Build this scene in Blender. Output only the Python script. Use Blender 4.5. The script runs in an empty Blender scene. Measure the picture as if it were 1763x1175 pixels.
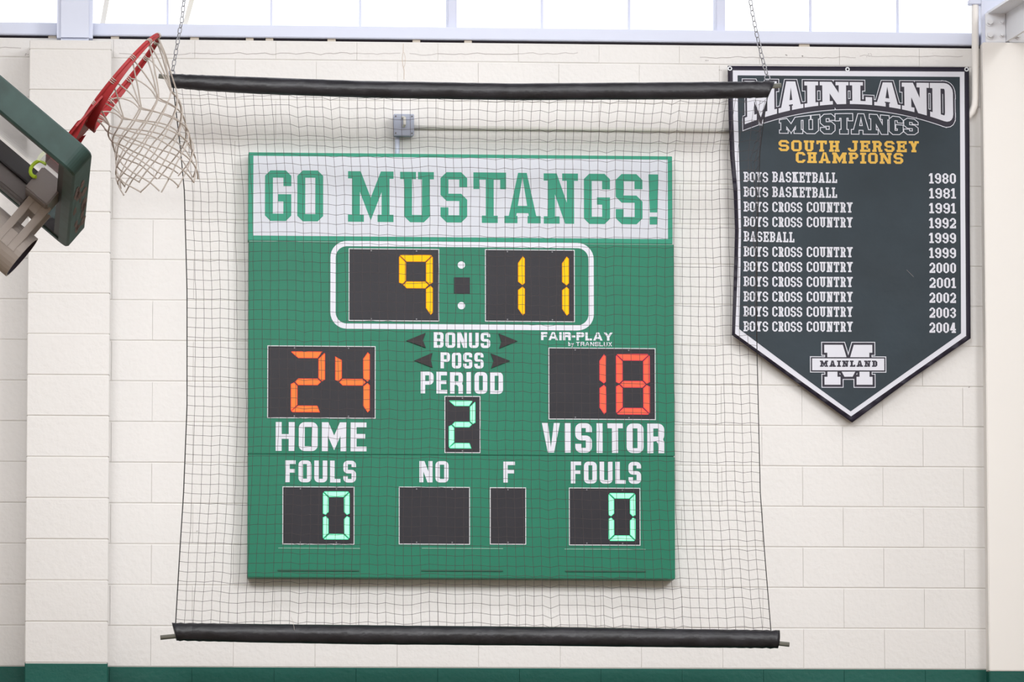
import bpy, bmesh, math, random
from mathutils import Vector, Matrix, noise
from mathutils.geometry import delaunay_2d_cdt
random.seed(7)
SC = bpy.context.scene
COL = SC.collection
PI = math.pi

# ------------------------------------------------------------------ camera
WP, HP = 1763, 1175
FPX = 10487.2
CAM = Vector((-2.3235, -30.162, 1.385))
PITCH, YAW, ROLL = .11693, .07645, -.00153
fwd = Vector((math.sin(YAW)*math.cos(PITCH), math.cos(YAW)*math.cos(PITCH), math.sin(PITCH)))
r0 = Vector((math.cos(YAW), -math.sin(YAW), 0)); u0 = r0.cross(fwd)
RIGHT = math.cos(ROLL)*r0 + math.sin(ROLL)*u0
UP = -math.sin(ROLL)*r0 + math.cos(ROLL)*u0
cd = bpy.data.cameras.new('camera'); cam = bpy.data.objects.new('camera', cd); COL.objects.link(cam)
cd.sensor_width = 36; cd.lens = 36*FPX/WP; cd.clip_end = 300
M = Matrix((RIGHT, UP, -fwd)).transposed().to_4x4(); M.translation = CAM
cam.matrix_world = M
SC.camera = cam

# ------------------------------------------------------------------ world, lights, exposure
SC.view_settings.view_transform = 'Standard'; SC.view_settings.look = 'None'
SC.view_settings.gamma = 1; SC.view_settings.use_curve_mapping = False
SC.view_settings.exposure = 0.0
w = bpy.data.worlds.new('world'); SC.world = w; w.use_nodes = True
bg = w.node_tree.nodes['Background']
bg.inputs[0].default_value = (0.965, 0.98, 1.0, 1); bg.inputs[1].default_value = 2.0

def area(name, loc, target, sx, sy, power, color=(1, 1, 1)):
    l = bpy.data.lights.new(name, 'AREA'); l.shape = 'RECTANGLE'; l.size = sx; l.size_y = sy
    l.energy = power; l.color = color
    o = bpy.data.objects.new(name, l); COL.objects.link(o); o.location = loc
    o.rotation_euler = (Vector(target)-Vector(loc)).to_track_quat('-Z', 'Y').to_euler()
    return o
def flood(name, loc, target, power, cone, color=(1, 1, 1), r=.5):
    l = bpy.data.lights.new(name, 'SPOT'); l.energy = power; l.color = color; l.spot_size = math.radians(cone); l.spot_blend = 1; l.shadow_soft_size = r
    o = bpy.data.objects.new(name, l); COL.objects.link(o); o.location = loc
    o.rotation_euler = (Vector(target)-Vector(loc)).to_track_quat('-Z', 'Y').to_euler()
for ly in (-5.5, -14, -22, -30):
    for lx in (-6, 0.5, 7):
        area('ceiling_lamp', (lx, ly, 10.6), (lx, ly+.01, 0), 2.6, 1.2, 110 if ly > -6 else 290, (.96, .985, 1))
flood('added_flood', (6.0, -11.5, 9.0), (-.1, 0, 4.95), 3650, 33, (.975, .985, 1), 2.4)  # added flood, makes the wall brightest at mid height
flood('added_flood', (-2.5, -12.5, 9.0), (-0.5, 0, 4.95), 3450, 33, (.975, .985, 1), 2.4)  # second added flood, same falloff from the left
flood('added_flood', (-5.5, -7.0, 9.2), (2.9, -1.0, 6.75), 800, 22, (.975, .985, 1), .6)  # added flood that only brightens the rafter at top right

def at(px, py, Y):
    """world point on the vertical plane y = Y seen at a pixel of the photograph"""
    d = fwd*FPX + RIGHT*(px-WP/2) + UP*(HP/2-py)
    return CAM + d*((Y-CAM.y)/d.y)
def X_(px, py, Y): return at(px, py, Y).x
def Z_(px, py, Y): return at(px, py, Y).z

# ------------------------------------------------------------------ materials
def srgb(c):
    return tuple(((v/255)/12.92 if v/255 <= .04045 else (((v/255)+.055)/1.055)**2.4) for v in c)
def mat(name, rgb, rough=.6, metal=0, emit=None, estr=1, noise_amt=0, noise_scale=8, bump=0, bump_scale=60, spec=.5, bump_dist=.002, sheen=0):
    m = bpy.data.materials.new(name); m.use_nodes = True
    nt = m.node_tree; b = nt.nodes['Principled BSDF']
    c = srgb(rgb)
    b.inputs['Base Color'].default_value = (*c, 1)
    b.inputs['Roughness'].default_value = rough; b.inputs['Metallic'].default_value = metal
    b.inputs['Specular IOR Level'].default_value = spec
    if sheen: b.inputs['Sheen Weight'].default_value = sheen
    if emit:
        b.inputs['Emission Color'].default_value = (*srgb(emit), 1); b.inputs['Emission Strength'].default_value = estr
    if noise_amt or bump:
        tc = nt.nodes.new('ShaderNodeNewGeometry')
    if noise_amt:
        n = nt.nodes.new('ShaderNodeTexNoise'); n.inputs['Scale'].default_value = noise_scale; n.inputs['Detail'].default_value = 4
        nt.links.new(tc.outputs['Position'], n.inputs['Vector'])
        r = nt.nodes.new('ShaderNodeMapRange'); r.inputs[1].default_value = .3; r.inputs[2].default_value = .7
        r.inputs[3].default_value = 1-noise_amt; r.inputs[4].default_value = 1+noise_amt
        nt.links.new(n.outputs['Fac'], r.inputs[0])
        mx = nt.nodes.new('ShaderNodeVectorMath'); mx.operation = 'SCALE'; mx.inputs[0].default_value = c
        nt.links.new(r.outputs[0], mx.inputs['Scale']); nt.links.new(mx.outputs[0], b.inputs['Base Color'])
    if bump:
        n = nt.nodes.new('ShaderNodeTexNoise'); n.inputs['Scale'].default_value = bump_scale; n.inputs['Detail'].default_value = 5
        nt.links.new(tc.outputs['Position'], n.inputs['Vector'])
        bp = nt.nodes.new('ShaderNodeBump'); bp.inputs['Strength'].default_value = bump; bp.inputs['Distance'].default_value = bump_dist
        nt.links.new(n.outputs['Fac'], bp.inputs['Height']); nt.links.new(bp.outputs[0], b.inputs['Normal'])
    return m
MAT = dict(
    wall=mat('painted_block_cream', (229, 226, 224), .55, noise_amt=.012, noise_scale=2.5, bump=.6, bump_scale=38, spec=.35, bump_dist=.005),
    mortar=mat('painted_mortar', (224, 221, 217), .7),
    wgreen=mat('painted_block_green', (10, 86, 76), .45, spec=.3, noise_amt=.05, noise_scale=5, bump=.5, bump_scale=38, bump_dist=.004),
    steel_white=mat('white_painted_steel', (214, 219, 238), .45, noise_amt=.01),
    column=mat('white_column_paint', (243, 239, 235), .6, noise_amt=.012, noise_scale=2),
    ceil=mat('ceiling_white', (214, 216, 222), .8),
    rafter=mat('rafter_white', (244, 245, 250), .5),
    mullion=mat('mullion_paint', (208, 212, 232), .5),
    gap_shade=mat('gap_shade', (62, 56, 66), .9),
    shim=mat('timber_shim', (200, 190, 178), .8),
    floor=mat('gym_floor_maple', (150, 128, 100), .35, noise_amt=.06),
    crack=mat('crack_grey', (176, 168, 168), .9),  # grey of hairline cracks, chip marks and the banner scratch
    rust=mat('rust_drip', (206, 190, 176), .9),
    board=mat('scoreboard_green', (10, 116, 88), .42, noise_amt=.05, noise_scale=3.5, spec=.3),
    header=mat('header_green', (38, 144, 116), .45, spec=.3),
    white=mat('vinyl_white', (218, 218, 228), .45),
    hwhite=mat('header_white', (201, 204, 213), .35),
    led_black=mat('display_black', (36, 34, 41), .4, spec=.25, noise_amt=.1, noise_scale=6),
    alu=mat('thin_white_frame', (214, 214, 218), .4),
    arrow=mat('arrow_black', (36, 30, 32), .4, spec=.25),
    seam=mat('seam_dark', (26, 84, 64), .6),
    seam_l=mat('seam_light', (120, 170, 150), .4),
    screw=mat('screw_grey', (120, 118, 122), .4, .5),
    ban_edge=mat('banner_edge', (42, 38, 52), .5, spec=.3, noise_amt=.1),
    ban_field=mat('banner_field', (35, 48, 57), .5, spec=.3, noise_amt=.16, noise_scale=4, bump=.15, bump_scale=9, bump_dist=.02),
    ban_white=mat('banner_white', (216, 216, 226), .45),
    gold=mat('banner_gold', (226, 178, 62), .5),
    brass=mat('grommet_white', (225, 228, 232), .3, .3),
    box=mat('box_grey', (166, 172, 190), .5, .1),
    conduit=mat('conduit_paint', (226, 224, 218), .5),
    vinyl=mat('black_vinyl', (36, 35, 40), .40, noise_amt=.4, noise_scale=9, bump=.6, bump_scale=16, bump_dist=.012),
    pipe=mat('galvanised_pipe', (150, 150, 142), .35, .5),
    galv=mat('galvanised_chain', (150, 150, 156), .4, .6),
    thread=mat('net_thread', (76, 68, 70), .8),
    rope=mat('edge_rope', (34, 33, 36), .8),
    cord=mat('hoop_net_cord', (196, 186, 178), .85),
    red=mat('rim_red', (176, 54, 58), .45, spec=.3, noise_amt=.06, noise_scale=20),
    pad=mat('pad_green', (50, 76, 73), .5, noise_amt=.28, noise_scale=9, bump=.2, bump_scale=40),
    padscuff=mat('pad_scuff', (120, 96, 92), .7, noise_amt=.4, noise_scale=24),
    panel=mat('backboard_panel', (206, 218, 224), .25, noise_amt=.05, noise_scale=6),
    blacksteel=mat('black_steel', (44, 42, 46), .5),
    greysteel=mat('grey_steel', (104, 98, 98), .5, .2),
    midsteel=mat('mount_box_steel', (132, 124, 124), .5, .2),
    beige=mat('tube_paint', (172, 162, 156), .5, .1),
    yellow=mat('yellow_green_strap', (176, 206, 40), .5),
    tubein=mat('tube_inside', (62, 56, 70), .8),
)
def glass():
    m = bpy.data.materials.new('window_glass'); m.use_nodes = True
    b = m.node_tree.nodes['Principled BSDF']
    b.inputs['Base Color'].default_value = (1, 1, 1, 1); b.inputs['Roughness'].default_value = .02
    b.inputs['Transmission Weight'].default_value = 1; b.inputs['IOR'].default_value = 1.12
    return m
MAT['glass'] = glass()
def led(name, rgb, s=1.0):
    return mat(name, (8, 8, 8), .6, emit=rgb, estr=s, spec=.1)
LED = {
    'amber': (led('led_amber', (255, 206, 22), 1.1), led('led_amber_edge', (255, 158, 10), 1.0)),
    'orange': (led('led_orange', (255, 140, 72), 1.0), led('led_orange_edge', (255, 84, 62), 1.0)),
    'red': (led('led_red', (255, 112, 84), 1.0), led('led_red_edge', (255, 66, 88), 1.0)),
    'mint': (led('led_mint', (176, 255, 218), 1.2), led('led_mint_edge', (92, 248, 184), 1.1)),
}

# ------------------------------------------------------------------ object helpers
def props(o, label=None, cat=None, group=None, kind=None):
    if label: o['label'] = label
    if cat: o['category'] = cat
    if group: o['group'] = group
    if kind: o['kind'] = kind
    return o
def empty(name, loc=(0, 0, 0), **k):
    o = bpy.data.objects.new(name, None); COL.objects.link(o); o.location = loc
    o.empty_display_size = .1
    return props(o, **k)
def mesh_obj(name, verts, faces, m, parent=None, smooth=False, midx=None, local=False, **k):
    """verts are in world space unless local; the object is placed relative to its parent"""
    me = bpy.data.meshes.new(name)
    org = Vector((0, 0, 0))
    if not local:
        org = parent.location.copy() if (parent and parent.parent is None) else (Vector(verts[0]) if not parent else Vector((0, 0, 0)))
        if parent and parent.parent is not None:
            org = parent.parent.location + parent.location
    me.from_pydata([Vector(v)-org for v in verts], [], faces)
    for mm in (m if isinstance(m, (list, tuple)) else [m]): me.materials.append(mm)
    if midx: me.polygons.foreach_set('material_index', midx)
    if smooth: me.polygons.foreach_set('use_smooth', [True]*len(me.polygons))
    me.update()
    o = bpy.data.objects.new(name, me); COL.objects.link(o)
    if parent: o.parent = parent
    elif not local: o.location = org
    return props(o, **k)

class MB:
    def __init__(s): s.v = []; s.f = []; s.mi = []; s.cur = 0
    def add(s, vs, fs):
        n = len(s.v); s.v += [Vector(v) for v in vs]
        for f in fs: s.f.append([i+n for i in f]); s.mi.append(s.cur)
        return s
    def box(s, x0, x1, y0, y1, z0, z1):
        vs = [(x, y, z) for x in (x0, x1) for y in (y0, y1) for z in (z0, z1)]
        return s.add(vs, [(0, 1, 3, 2), (4, 6, 7, 5), (0, 4, 5, 1), (2, 3, 7, 6), (0, 2, 6, 4), (1, 5, 7, 3)])
    def bevbox(s, x0, x1, y0, y1, z0, z1, b):
        """box with every edge bevelled"""
        bm = bmesh.new(); bmesh.ops.create_cube(bm, size=1)
        for v in bm.verts:
            v.co = Vector(((x0+x1)/2+v.co.x*(x1-x0), (y0+y1)/2+v.co.y*(y1-y0), (z0+z1)/2+v.co.z*(z1-z0)))
        bmesh.ops.bevel(bm, geom=bm.edges[:], offset=b, segments=2, affect='EDGES')
        bm.verts.index_update()
        s.add([v.co for v in bm.verts], [[v.index for v in f.verts] for f in bm.faces]); bm.free()
        return s
    def block(s, x0, x1, yf, yb, z0, z1, b, db=None, bx=None):
        """block proud of the wall: front face yf, back yb, front edges bevelled by b"""
        db = db or b; bx = bx or b
        vs = [(x0, yb, z0), (x1, yb, z0), (x1, yb, z1), (x0, yb, z1),
              (x0, yf+db, z0), (x1, yf+db, z0), (x1, yf+db, z1), (x0, yf+db, z1),
              (x0+bx, yf, z0+b), (x1-bx, yf, z0+b), (x1-bx, yf, z1-b), (x0+bx, yf, z1-b)]
        fs = [(0, 1, 5, 4), (1, 2, 6, 5), (2, 3, 7, 6), (3, 0, 4, 7), (4, 5, 9, 8), (5, 6, 10, 9), (6, 7, 11, 10), (7, 4, 8, 11), (8, 9, 10, 11)]
        return s.add(vs, fs)
    def tube(s, pts, r, n=8, closed=False, caps=True, up=None):
        pts = [Vector(p) for p in pts]; N = len(pts)
        rr = r if isinstance(r, (list, tuple)) else [r]*N
        base = len(s.v); prev = None
        for i, p in enumerate(pts):
            if closed: t = pts[(i+1) % N]-pts[i-1]
            else: t = pts[min(i+1, N-1)]-pts[max(i-1, 0)]
            t = t.normalized() if t.length > 1e-9 else Vector((0, 0, 1))
            if prev is None:
                a = up or (Vector((0, 0, 1)) if abs(t.z) < .9 else Vector((1, 0, 0)))
                a = (a-t*a.dot(t)).normalized()
            else:
                a = prev-t*prev.dot(t); a.normalize()
            prev = a; b = t.cross(a)
            for k in range(n):
                an = 2*PI*k/n
                s.v.append(p+(a*math.cos(an)+b*math.sin(an))*rr[i])
        M_ = N if closed else N-1
        for i in range(M_):
            j = (i+1) % N
            for k in range(n):
                s.f.append([base+i*n+k, base+i*n+(k+1) % n, base+j*n+(k+1) % n, base+j*n+k]); s.mi.append(s.cur)
        if caps and not closed:
            s.f.append([base+k for k in range(n)][::-1]); s.mi.append(s.cur)
            s.f.append([base+(N-1)*n+k for k in range(n)]); s.mi.append(s.cur)
        return s
    def prism(s, pts2, y0, y1):
        """extrude an x,z outline from y0 (front) to y1"""
        n = len(pts2)
        vs = [(x, y0, z) for x, z in pts2]+[(x, y1, z) for x, z in pts2]
        return s.add(vs, [list(range(n)), list(range(n, 2*n))[::-1]]+[(i, n+i, n+(i+1) % n, (i+1) % n) for i in range(n)])
    def build(s, name, m, parent=None, **k):
        return mesh_obj(name, s.v, s.f, m, parent, midx=s.mi if any(s.mi) else None, **k)

# ------------------------------------------------------------------ flat shapes: offset, union, glyphs
def ccw(p):
    a = sum(p[i][0]*p[(i+1) % len(p)][1]-p[(i+1) % len(p)][0]*p[i][1] for i in range(len(p)))
    return p if a > 0 else p[::-1]
def clean(p):
    o = []
    for q in p:
        if not o or (abs(q[0]-o[-1][0])+abs(q[1]-o[-1][1])) > 1e-6: o.append(q)
    while len(o) > 1 and abs(o[0][0]-o[-1][0])+abs(o[0][1]-o[-1][1]) < 1e-6: o.pop()
    return o
def offset(p, d):
    """grow (d > 0) or shrink a polygon with mitred corners"""
    p = ccw(clean(p)); n = len(p); out = []
    if n < 3: return p
    for i in range(n):
        a, b, c = Vector(p[i-1]), Vector(p[i]), Vector(p[(i+1) % n])
        e1 = (b-a).normalized(); e2 = (c-b).normalized()
        n1 = Vector((e1.y, -e1.x)); n2 = Vector((e2.y, -e2.x))
        m = n1+n2
        if m.length < 1e-4: m = n1
        m.normalize(); k = max(.45, m.dot(n1))
        q = b+m*(d/k); out.append((q.x, q.y))
    return out
def union(polys, extra=()):
    vs, fs = [], []
    for p in polys:
        p = ccw(clean(p))
        if len(p) < 3: continue
        fs.append(list(range(len(vs), len(vs)+len(p)))); vs += [Vector(q) for q in p]
    vs += [Vector(q) for q in extra]
    r = delaunay_2d_cdt(vs, [], fs, 1, 1e-6)
    keep = [list(f) for f, o in zip(r[2], r[5]) if o]      # leave the counters of letters open
    return [tuple(v) for v in r[0]], keep

class G:
    """block letter built of bars and corners. W,H size, tv/th stem and bar thickness, s slab overhang, c corner cut"""
    def __init__(g, W, H, tv, th, s, c, rnd):
        g.W, g.H, g.tv, g.th, g.s, g.c, g.rnd = W, H, tv, th, s, c, rnd; g.p = []
    def r(g, x0, y0, x1, y1): g.p.append([(x0, y0), (x1, y0), (x1, y1), (x0, y1)])
    def q(g, *pts): g.p.append(list(pts))
    def arc(g, x, y, dx, dy, a, b, n):
        """points from (x, y+dy*b) to (x+dx*a, y)"""
        if n <= 1: return [(x, y+dy*b), (x+dx*a, y)]
        return [(x+dx*a*(1-math.cos(k/n*PI/2)), y+dy*b*(1-math.sin(k/n*PI/2))) for k in range(n+1)]
    def co(g, x, y, dx, dy):
        c = g.c; cx = max(c, g.tv); cy = max(c, g.th); n = 5 if g.rnd else 1
        pts = [(x, y+dy*cy)]+g.arc(x, y, dx, dy, c, c, n)+[(x+dx*cx, y), (x+dx*cx, y+dy*g.th)]
        ia = g.arc(x+dx*g.tv, y+dy*g.th, dx, dy, cx-g.tv, cy-g.th, n)
        pts += ia[::-1]+[(x+dx*g.tv, y+dy*cy)]
        g.p.append(clean(pts)); return cx, cy
    def ring(g, x0, y0, x1, y1, cut='abcd', bars='LRTB'):
        """a: bottom left, b: bottom right, c: top right, d: top left"""
        cx = max(g.c, g.tv); cy = max(g.c, g.th)
        cx = min(cx, (x1-x0)/2); cy = min(cy, (y1-y0)/2)
        oc = g.c; g.c = min(g.c, (x1-x0)/2, (y1-y0)/2)
        for k, (x, y, dx, dy) in {'a': (x0, y0, 1, 1), 'b': (x1, y0, -1, 1), 'c': (x1, y1, -1, -1), 'd': (x0, y1, 1, -1)}.items():
            if k in cut: g.co(x, y, dx, dy)
            elif k.upper() in cut: pass
            else:
                side = 'L' if k in 'ad' else 'R'; tb = 'B' if k in 'ab' else 'T'
                if side in bars: g.r(min(x, x+dx*g.tv), min(y, y+dy*cy), max(x, x+dx*g.tv), max(y, y+dy*cy))
                if tb in bars: g.r(min(x, x+dx*cx), min(y, y+dy*g.th), max(x, x+dx*cx), max(y, y+dy*g.th))
        if 'L' in bars: g.r(x0, y0+cy, x0+g.tv, y1-cy)
        if 'R' in bars: g.r(x1-g.tv, y0+cy, x1, y1-cy)
        if 'B' in bars: g.r(x0+cx, y0, x1-cx, y0+g.th)
        if 'T' in bars: g.r(x0+cx, y1-g.th, x1-cx, y1)
        g.c = oc
    def slab(g, x0, x1, y, l=1, r=1):
        """serif on the stem x0..x1, y = 0 foot or H head"""
        if g.s <= 0: return
        y0 = 0 if y == 0 else g.H-g.th
        g.r(x0-g.s*l, y0, x1+g.s*r, y0+g.th)
def glyph(ch, W, H, tv, th, s, c, rnd):
    g = G(W, H, tv, th, s, c, rnd); m = H*.5; t = tv
    so = s  # stems stand inside their slabs
    if ch == 'O' or ch == '0': g.ring(0, 0, W, H)
    elif ch == 'D':
        g.ring(so, 0, W, H, cut='bc'); g.slab(so, so+t, 0, 1, 0); g.slab(so, so+t, H, 1, 0)
    elif ch in 'CG':
        g.ring(0, 0, W, H, bars='LTB')
        cy = max(c, th)
        g.r(W-t, H-max(cy, H*.31), W, H-cy)
        if ch == 'C': g.r(W-t, cy, W, max(cy+.001*H, H*.31))
        else:
            g.r(W-t, cy, W, H*.53); g.r(W*.5, H*.53-th, W-t, H*.53)
            if s > 0: g.r(W*.5, H*.39, W, H*.53)
    elif ch == 'S':
        cy = max(c, th); m0, m1 = m-th/2, m+th/2
        g.co(0, H, 1, -1); g.co(W, H, -1, -1); g.co(0, m0, 1, 1); g.co(W, m1, -1, -1); g.co(0, 0, 1, 1); g.co(W, 0, -1, 1)
        cx = max(c, t)
        g.r(cx, H-th, W-cx, H); g.r(cx, m0, W-cx, m1); g.r(cx, 0, W-cx, th)
        g.r(0, m0+cy, t, H-cy); g.r(W-t, cy, W, m1-cy)
        g.r(W-t, H-max(cy, H*.3), W, H-cy); g.r(0, cy, t, max(cy, H*.3))
    elif ch == 'U':
        x0, x1 = so, W-so
        cy = max(c, th); g.c = c
        g.ring(x0, 0, x1, H, cut='abCD', bars='LRB'); g.r(x0, H-cy, x0+t, H); g.r(x1-t, H-cy, x1, H)
        g.slab(x0, x0+t, H); g.slab(x1-t, x1, H)
    elif ch == 'J':
        x1 = W-so; cy = max(c, th)
        g.ring(0, 0, x1, H, cut='abCD', bars='RB'); g.r(0, cy, t, H*.34); g.r(x1-t, H-cy, x1, H); g.slab(x1-t, x1, H, 1.6, 1)
    elif ch in 'BPR':
        x0 = so
        m0 = m-th/2; m1 = m+th/2
        if ch == 'P' or ch == 'R': m0, m1 = H*.40, H*.40+th
        g.r(x0, 0, x0+t, H)
        xr = W if ch != 'R' else W-so*.6
        g.ring(x0, m0, xr, H, cut='bc', bars='LRTB')
        if ch == 'B': g.ring(x0, 0, W, m1, cut='bc', bars='LRTB'); g.slab(x0, x0+t, 0, 1, 0)
        elif ch == 'P': g.slab(x0, x0+t, 0)
        else:
            g.slab(x0, x0+t, 0, 1, .35)
            if s > 0:
                g.q((xr-t*1.4, m0), (xr-t*.45, m0+th*.5), (W-so*.6, 0), (W-so*.6-t, 0)); g.r(W-so*.6-t, 0, W, th)
            else: g.r(W-t, 0, W, m0-c*.0); g.q((W-t-c*.6, m0+th*.4), (W-c*.2, m0+th*.5), (W, m0-th*.4), (W-t, m0-th*.5))
        g.slab(x0, x0+t, H, 1, 0)
    elif ch in 'EF':
        x0 = so; g.r(x0, 0, x0+t, H); g.r(x0, H-th, W, H)
        g.r(x0, m-th/2+(.02*H), W*(.8 if s > 0 else .92), m+th/2+(.02*H))
        if s > 0: g.r(W-t*.75, H*.70, W, H); g.r(W*.8-t*.6, m-th, W*.8, m+th*1.1)
        if ch == 'E':
            g.r(x0, 0, W, th)
            if s > 0: g.r(W-t*.75, 0, W, H*.3)
            g.slab(x0, x0+t, 0, 1, 0)
        else: g.slab(x0, x0+t, 0)
        g.slab(x0, x0+t, H, 1, 0)
    elif ch == 'L':
        g.r(so, 0, so+t, H); g.r(so, 0, W, th); g.slab(so, so+t, H); g.slab(so, so+t, 0, 1, 0)
        if s > 0: g.r(W-t*.8, 0, W, H*.34)
    elif ch == 'I':
        a = (W-t)/2; g.r(a, 0, a+t, H)
        if s > 0: g.r(0, 0, W, th); g.r(0, H-th, W, H)
    elif ch == '1':
        a = (W-t)/2 if s > 0 else W-t
        g.r(a, 0, a+t, H); g.q((a, H), (a, H-th*1.1), (a-t*.75, H*.80-th*.6), (a-t*.75, H*.80+th*.2)); g.r(a-t*.75, H*.74, a, H*.84)
        if s > 0: g.r(0, 0, W, th)
    elif ch == 'T':
        a = (W-t)/2; g.r(a, 0, a+t, H); g.r(0, H-th, W, H)
        if s > 0: g.r(0, H*.67, t*.75, H); g.r(W-t*.75, H*.67, W, H); g.slab(a, a+t, 0)
    elif ch == 'H':
        g.r(so, 0, so+t, H); g.r(W-so-t, 0, W-so, H); g.r(so, m-th/2, W-so, m+th/2)
        for a in (so, W-so-t): g.slab(a, a+t, 0); g.slab(a, a+t, H)
    elif ch == 'K':
        g.r(so, 0, so+t, H)
        g.q((so+t*.8, m-th*1.1), (so+t*.8, m+th*.4), (W-so-t*1.2, H), (W-so, H))
        g.q((so+t*1.2, m-th*.1), (so+t*1.9, m+th*1.1), (W-so, 0), (W-so-t*1.25, 0))
        g.slab(so, so+t, 0, 1, .7); g.slab(so, so+t, H, 1, .7)
        if s > 0: g.r(W-so-t*1.6, H-th, W, H); g.r(W-so-t*1.6, 0, W, th)
    elif ch == 'M':
        t = min(t, (W-2*s)*.26)
        x0, x1 = so, W-so; v = H*.03
        g.r(x0, 0, x0+t, H); g.r(x1-t, 0, x1, H); c0 = W/2
        dy = t*1.1*(H-v)/(c0-x0)
        g.q((x0, H), (x0+t*1.1, H), (c0, v+dy), (c0, v)); g.q((x1, H), (x1-t*1.1, H), (c0, v+dy), (c0, v))
        g.slab(x0, x0+t, H, 1, 0); g.slab(x1-t, x1, H, 0, 1); g.slab(x0, x0+t, 0); g.slab(x1-t, x1, 0)
    elif ch == 'N':
        t = min(t, (W-2*s)*.34)
        x0, x1 = so, W-so*.9
        g.r(x0, 0, x0+t*.92, H); g.r(x1-t*.92, 0, x1, H)
        g.q((x0, H), (x0+t*1.15, H), (x1, 0), (x1-t*1.15, 0))
        g.slab(x0, x0+t, H, 1, 0); g.slab(x0, x0+t, 0); g.slab(x1-t, x1, H)
    elif ch == 'A':
        x0, x1 = so*.7, W-so*.7; c0 = W/2; a = t*.55
        g.q((x0, 0), (x0+t, 0), (c0+a*.15, H), (c0-a, H)); g.q((x1, 0), (x1-t, 0), (c0-a*.15, H), (c0+a, H))
        y0 = H*.2; f = lambda y: x0+(c0-a-x0)*y/H
        g.r(f(y0)+t*.5, y0, W-f(y0)-t*.5, y0+th)
        if s > 0: g.r(0, 0, x0+t+so*.6, th); g.r(x1-t-so*.6, 0, W, th)
    elif ch == 'V':
        c0 = W/2; a = t*.52; g.q((0, H), (t, H), (c0+a*.2, 0), (c0-a, 0)); g.q((W, H), (W-t, H), (c0-a*.2, 0), (c0+a, 0))
    elif ch == 'Y':
        c0 = W/2; yj = H*.42; a = t/2
        g.r(c0-a, 0, c0+a, yj+th*.3); x0, x1 = so*.8, W-so*.8
        g.q((x0, H), (x0+t*1.05, H), (c0+a, yj+th*.2), (c0-a, yj)); g.q((x1, H), (x1-t*1.05, H), (c0-a, yj+th*.2), (c0+a, yj))
        if s > 0: g.r(0, H-th, x0+t*1.2, H); g.r(x1-t*1.2, H-th, W, H); g.slab(c0-a, c0+a, 0)
    elif ch == 'X':
        g.q((0, 0), (t*1.1, 0), (W, H), (W-t*1.1, H)); g.q((W, 0), (W-t*1.1, 0), (0, H), (t*1.1, H))
    elif ch == '!':
        g.q((W*.12, H*.24), (W*.88, H*.24), (W, H), (0, H)); g.r(W*.1, 0, W*.9, H*.155)
    elif ch == '-': g.r(0, H*.36, W, H*.36+th)
    elif ch == 'b': g.r(0, 0, t, H*1.0); g.ring(0, 0, W, H*.68, cut='bc')
    elif ch == 'y':
        g.q((0, H*.66), (t, H*.66), (W*.6, 0), (W*.45, 0)); g.q((W, H*.66), (W-t, H*.66), (W*.15, -H*.28), (W*.35, -H*.28))
    elif ch == '2':
        cy = max(c, th); cx = max(c, t); g.co(0, H, 1, -1); g.co(W, H, -1, -1); g.r(cx, H-th, W-cx, H)
        g.r(0, H*.68, t, H-cy); g.r(W-t, H*.6, W, H-cy)
        g.q((W, H*.6), (W-t, H*.56), (0, th), (t*1.3, th), (W, H*.5)); g.r(0, 0, W, th)
        if s > 0: g.r(W-t*.8, 0, W, H*.27)
    elif ch == '3':
        g.ring(0, m-th/2, W, H, cut='bcd', bars='RT'); g.ring(0, 0, W, m+th/2, cut='abc', bars='RB')
        g.r(W*.35, m-th/2, W-t, m+th/2); g.r(0, H*.7, t, H-th); g.r(0, th, t, H*.3)
    elif ch == '4':
        x = W*.82; g.r(x-t, 0, x, H); g.q((0, H*.36), (0, H*.24), (x-t*.1, H), (x-t, H)); g.q((0, H*.3), (t, H*.3), (x-t*.2, H), (x-t*1.1, H))
        g.r(0, H*.24, W, H*.24+th)
        if s > 0: g.r(x-t-s, 0, min(W, x+s), th)
    elif ch == '8': g.ring(0, m-th/2, W, H); g.ring(0, 0, W, m+th/2)
    elif ch == '9':
        g.ring(0, m-th/2-H*.04, W, H); cy = max(c, th); g.r(W-t, cy, W, m+cy); g.co(W, 0, -1, 1); g.co(0, 0, 1, 1)
        g.r(max(c, t), 0, W-max(c, t), th); g.r(0, cy, t, H*.28)
    return g.p
WID_S = {'M': 1.42, 'I': .55, '!': .36, ' ': .62, 'A': 1.12, 'N': 1.1, 'U': 1.06, 'Y': 1.05, 'T': 1.0, 'L': .95, 'H': 1.1, 'K': 1.1, 'J': .95}
WID_C = {'M': 1.3, 'I': .46, ' ': .6, 'A': 1.1, 'V': 1.06, 'T': .92, 'E': .84, 'F': .8, 'L': .8, 'S': .98, '-': .5}
def word(txt, box, style='slab', t=.2, th=None, s=.12, c=.22, gap=.13, rnd=False, widths=None):
    """letters fitted in box = x0, z0, x1, z1 ; returns one list of polygons per letter. ratios are to the letter height"""
    x0, z0, x1, z1 = box; H = z1-z0; tab = WID_S if style == 'slab' else WID_C
    if widths: tab = widths
    ws = [tab.get(ch, 1) for ch in txt]
    n = len(txt)-1
    unit = (x1-x0)/(sum(ws)+gap*n); out = []; x = x0
    for ch, k in zip(txt, ws):
        W = k*unit
        if ch != ' ':
            ps = glyph(ch, W, H, t*H, (th or t*.92)*H, (s*H if style == 'slab' else 0), c*H, rnd)
            out.append([[(a+x, b+z0) for a, b in p] for p in ps])
        x += W+gap*unit
    return out
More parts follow.
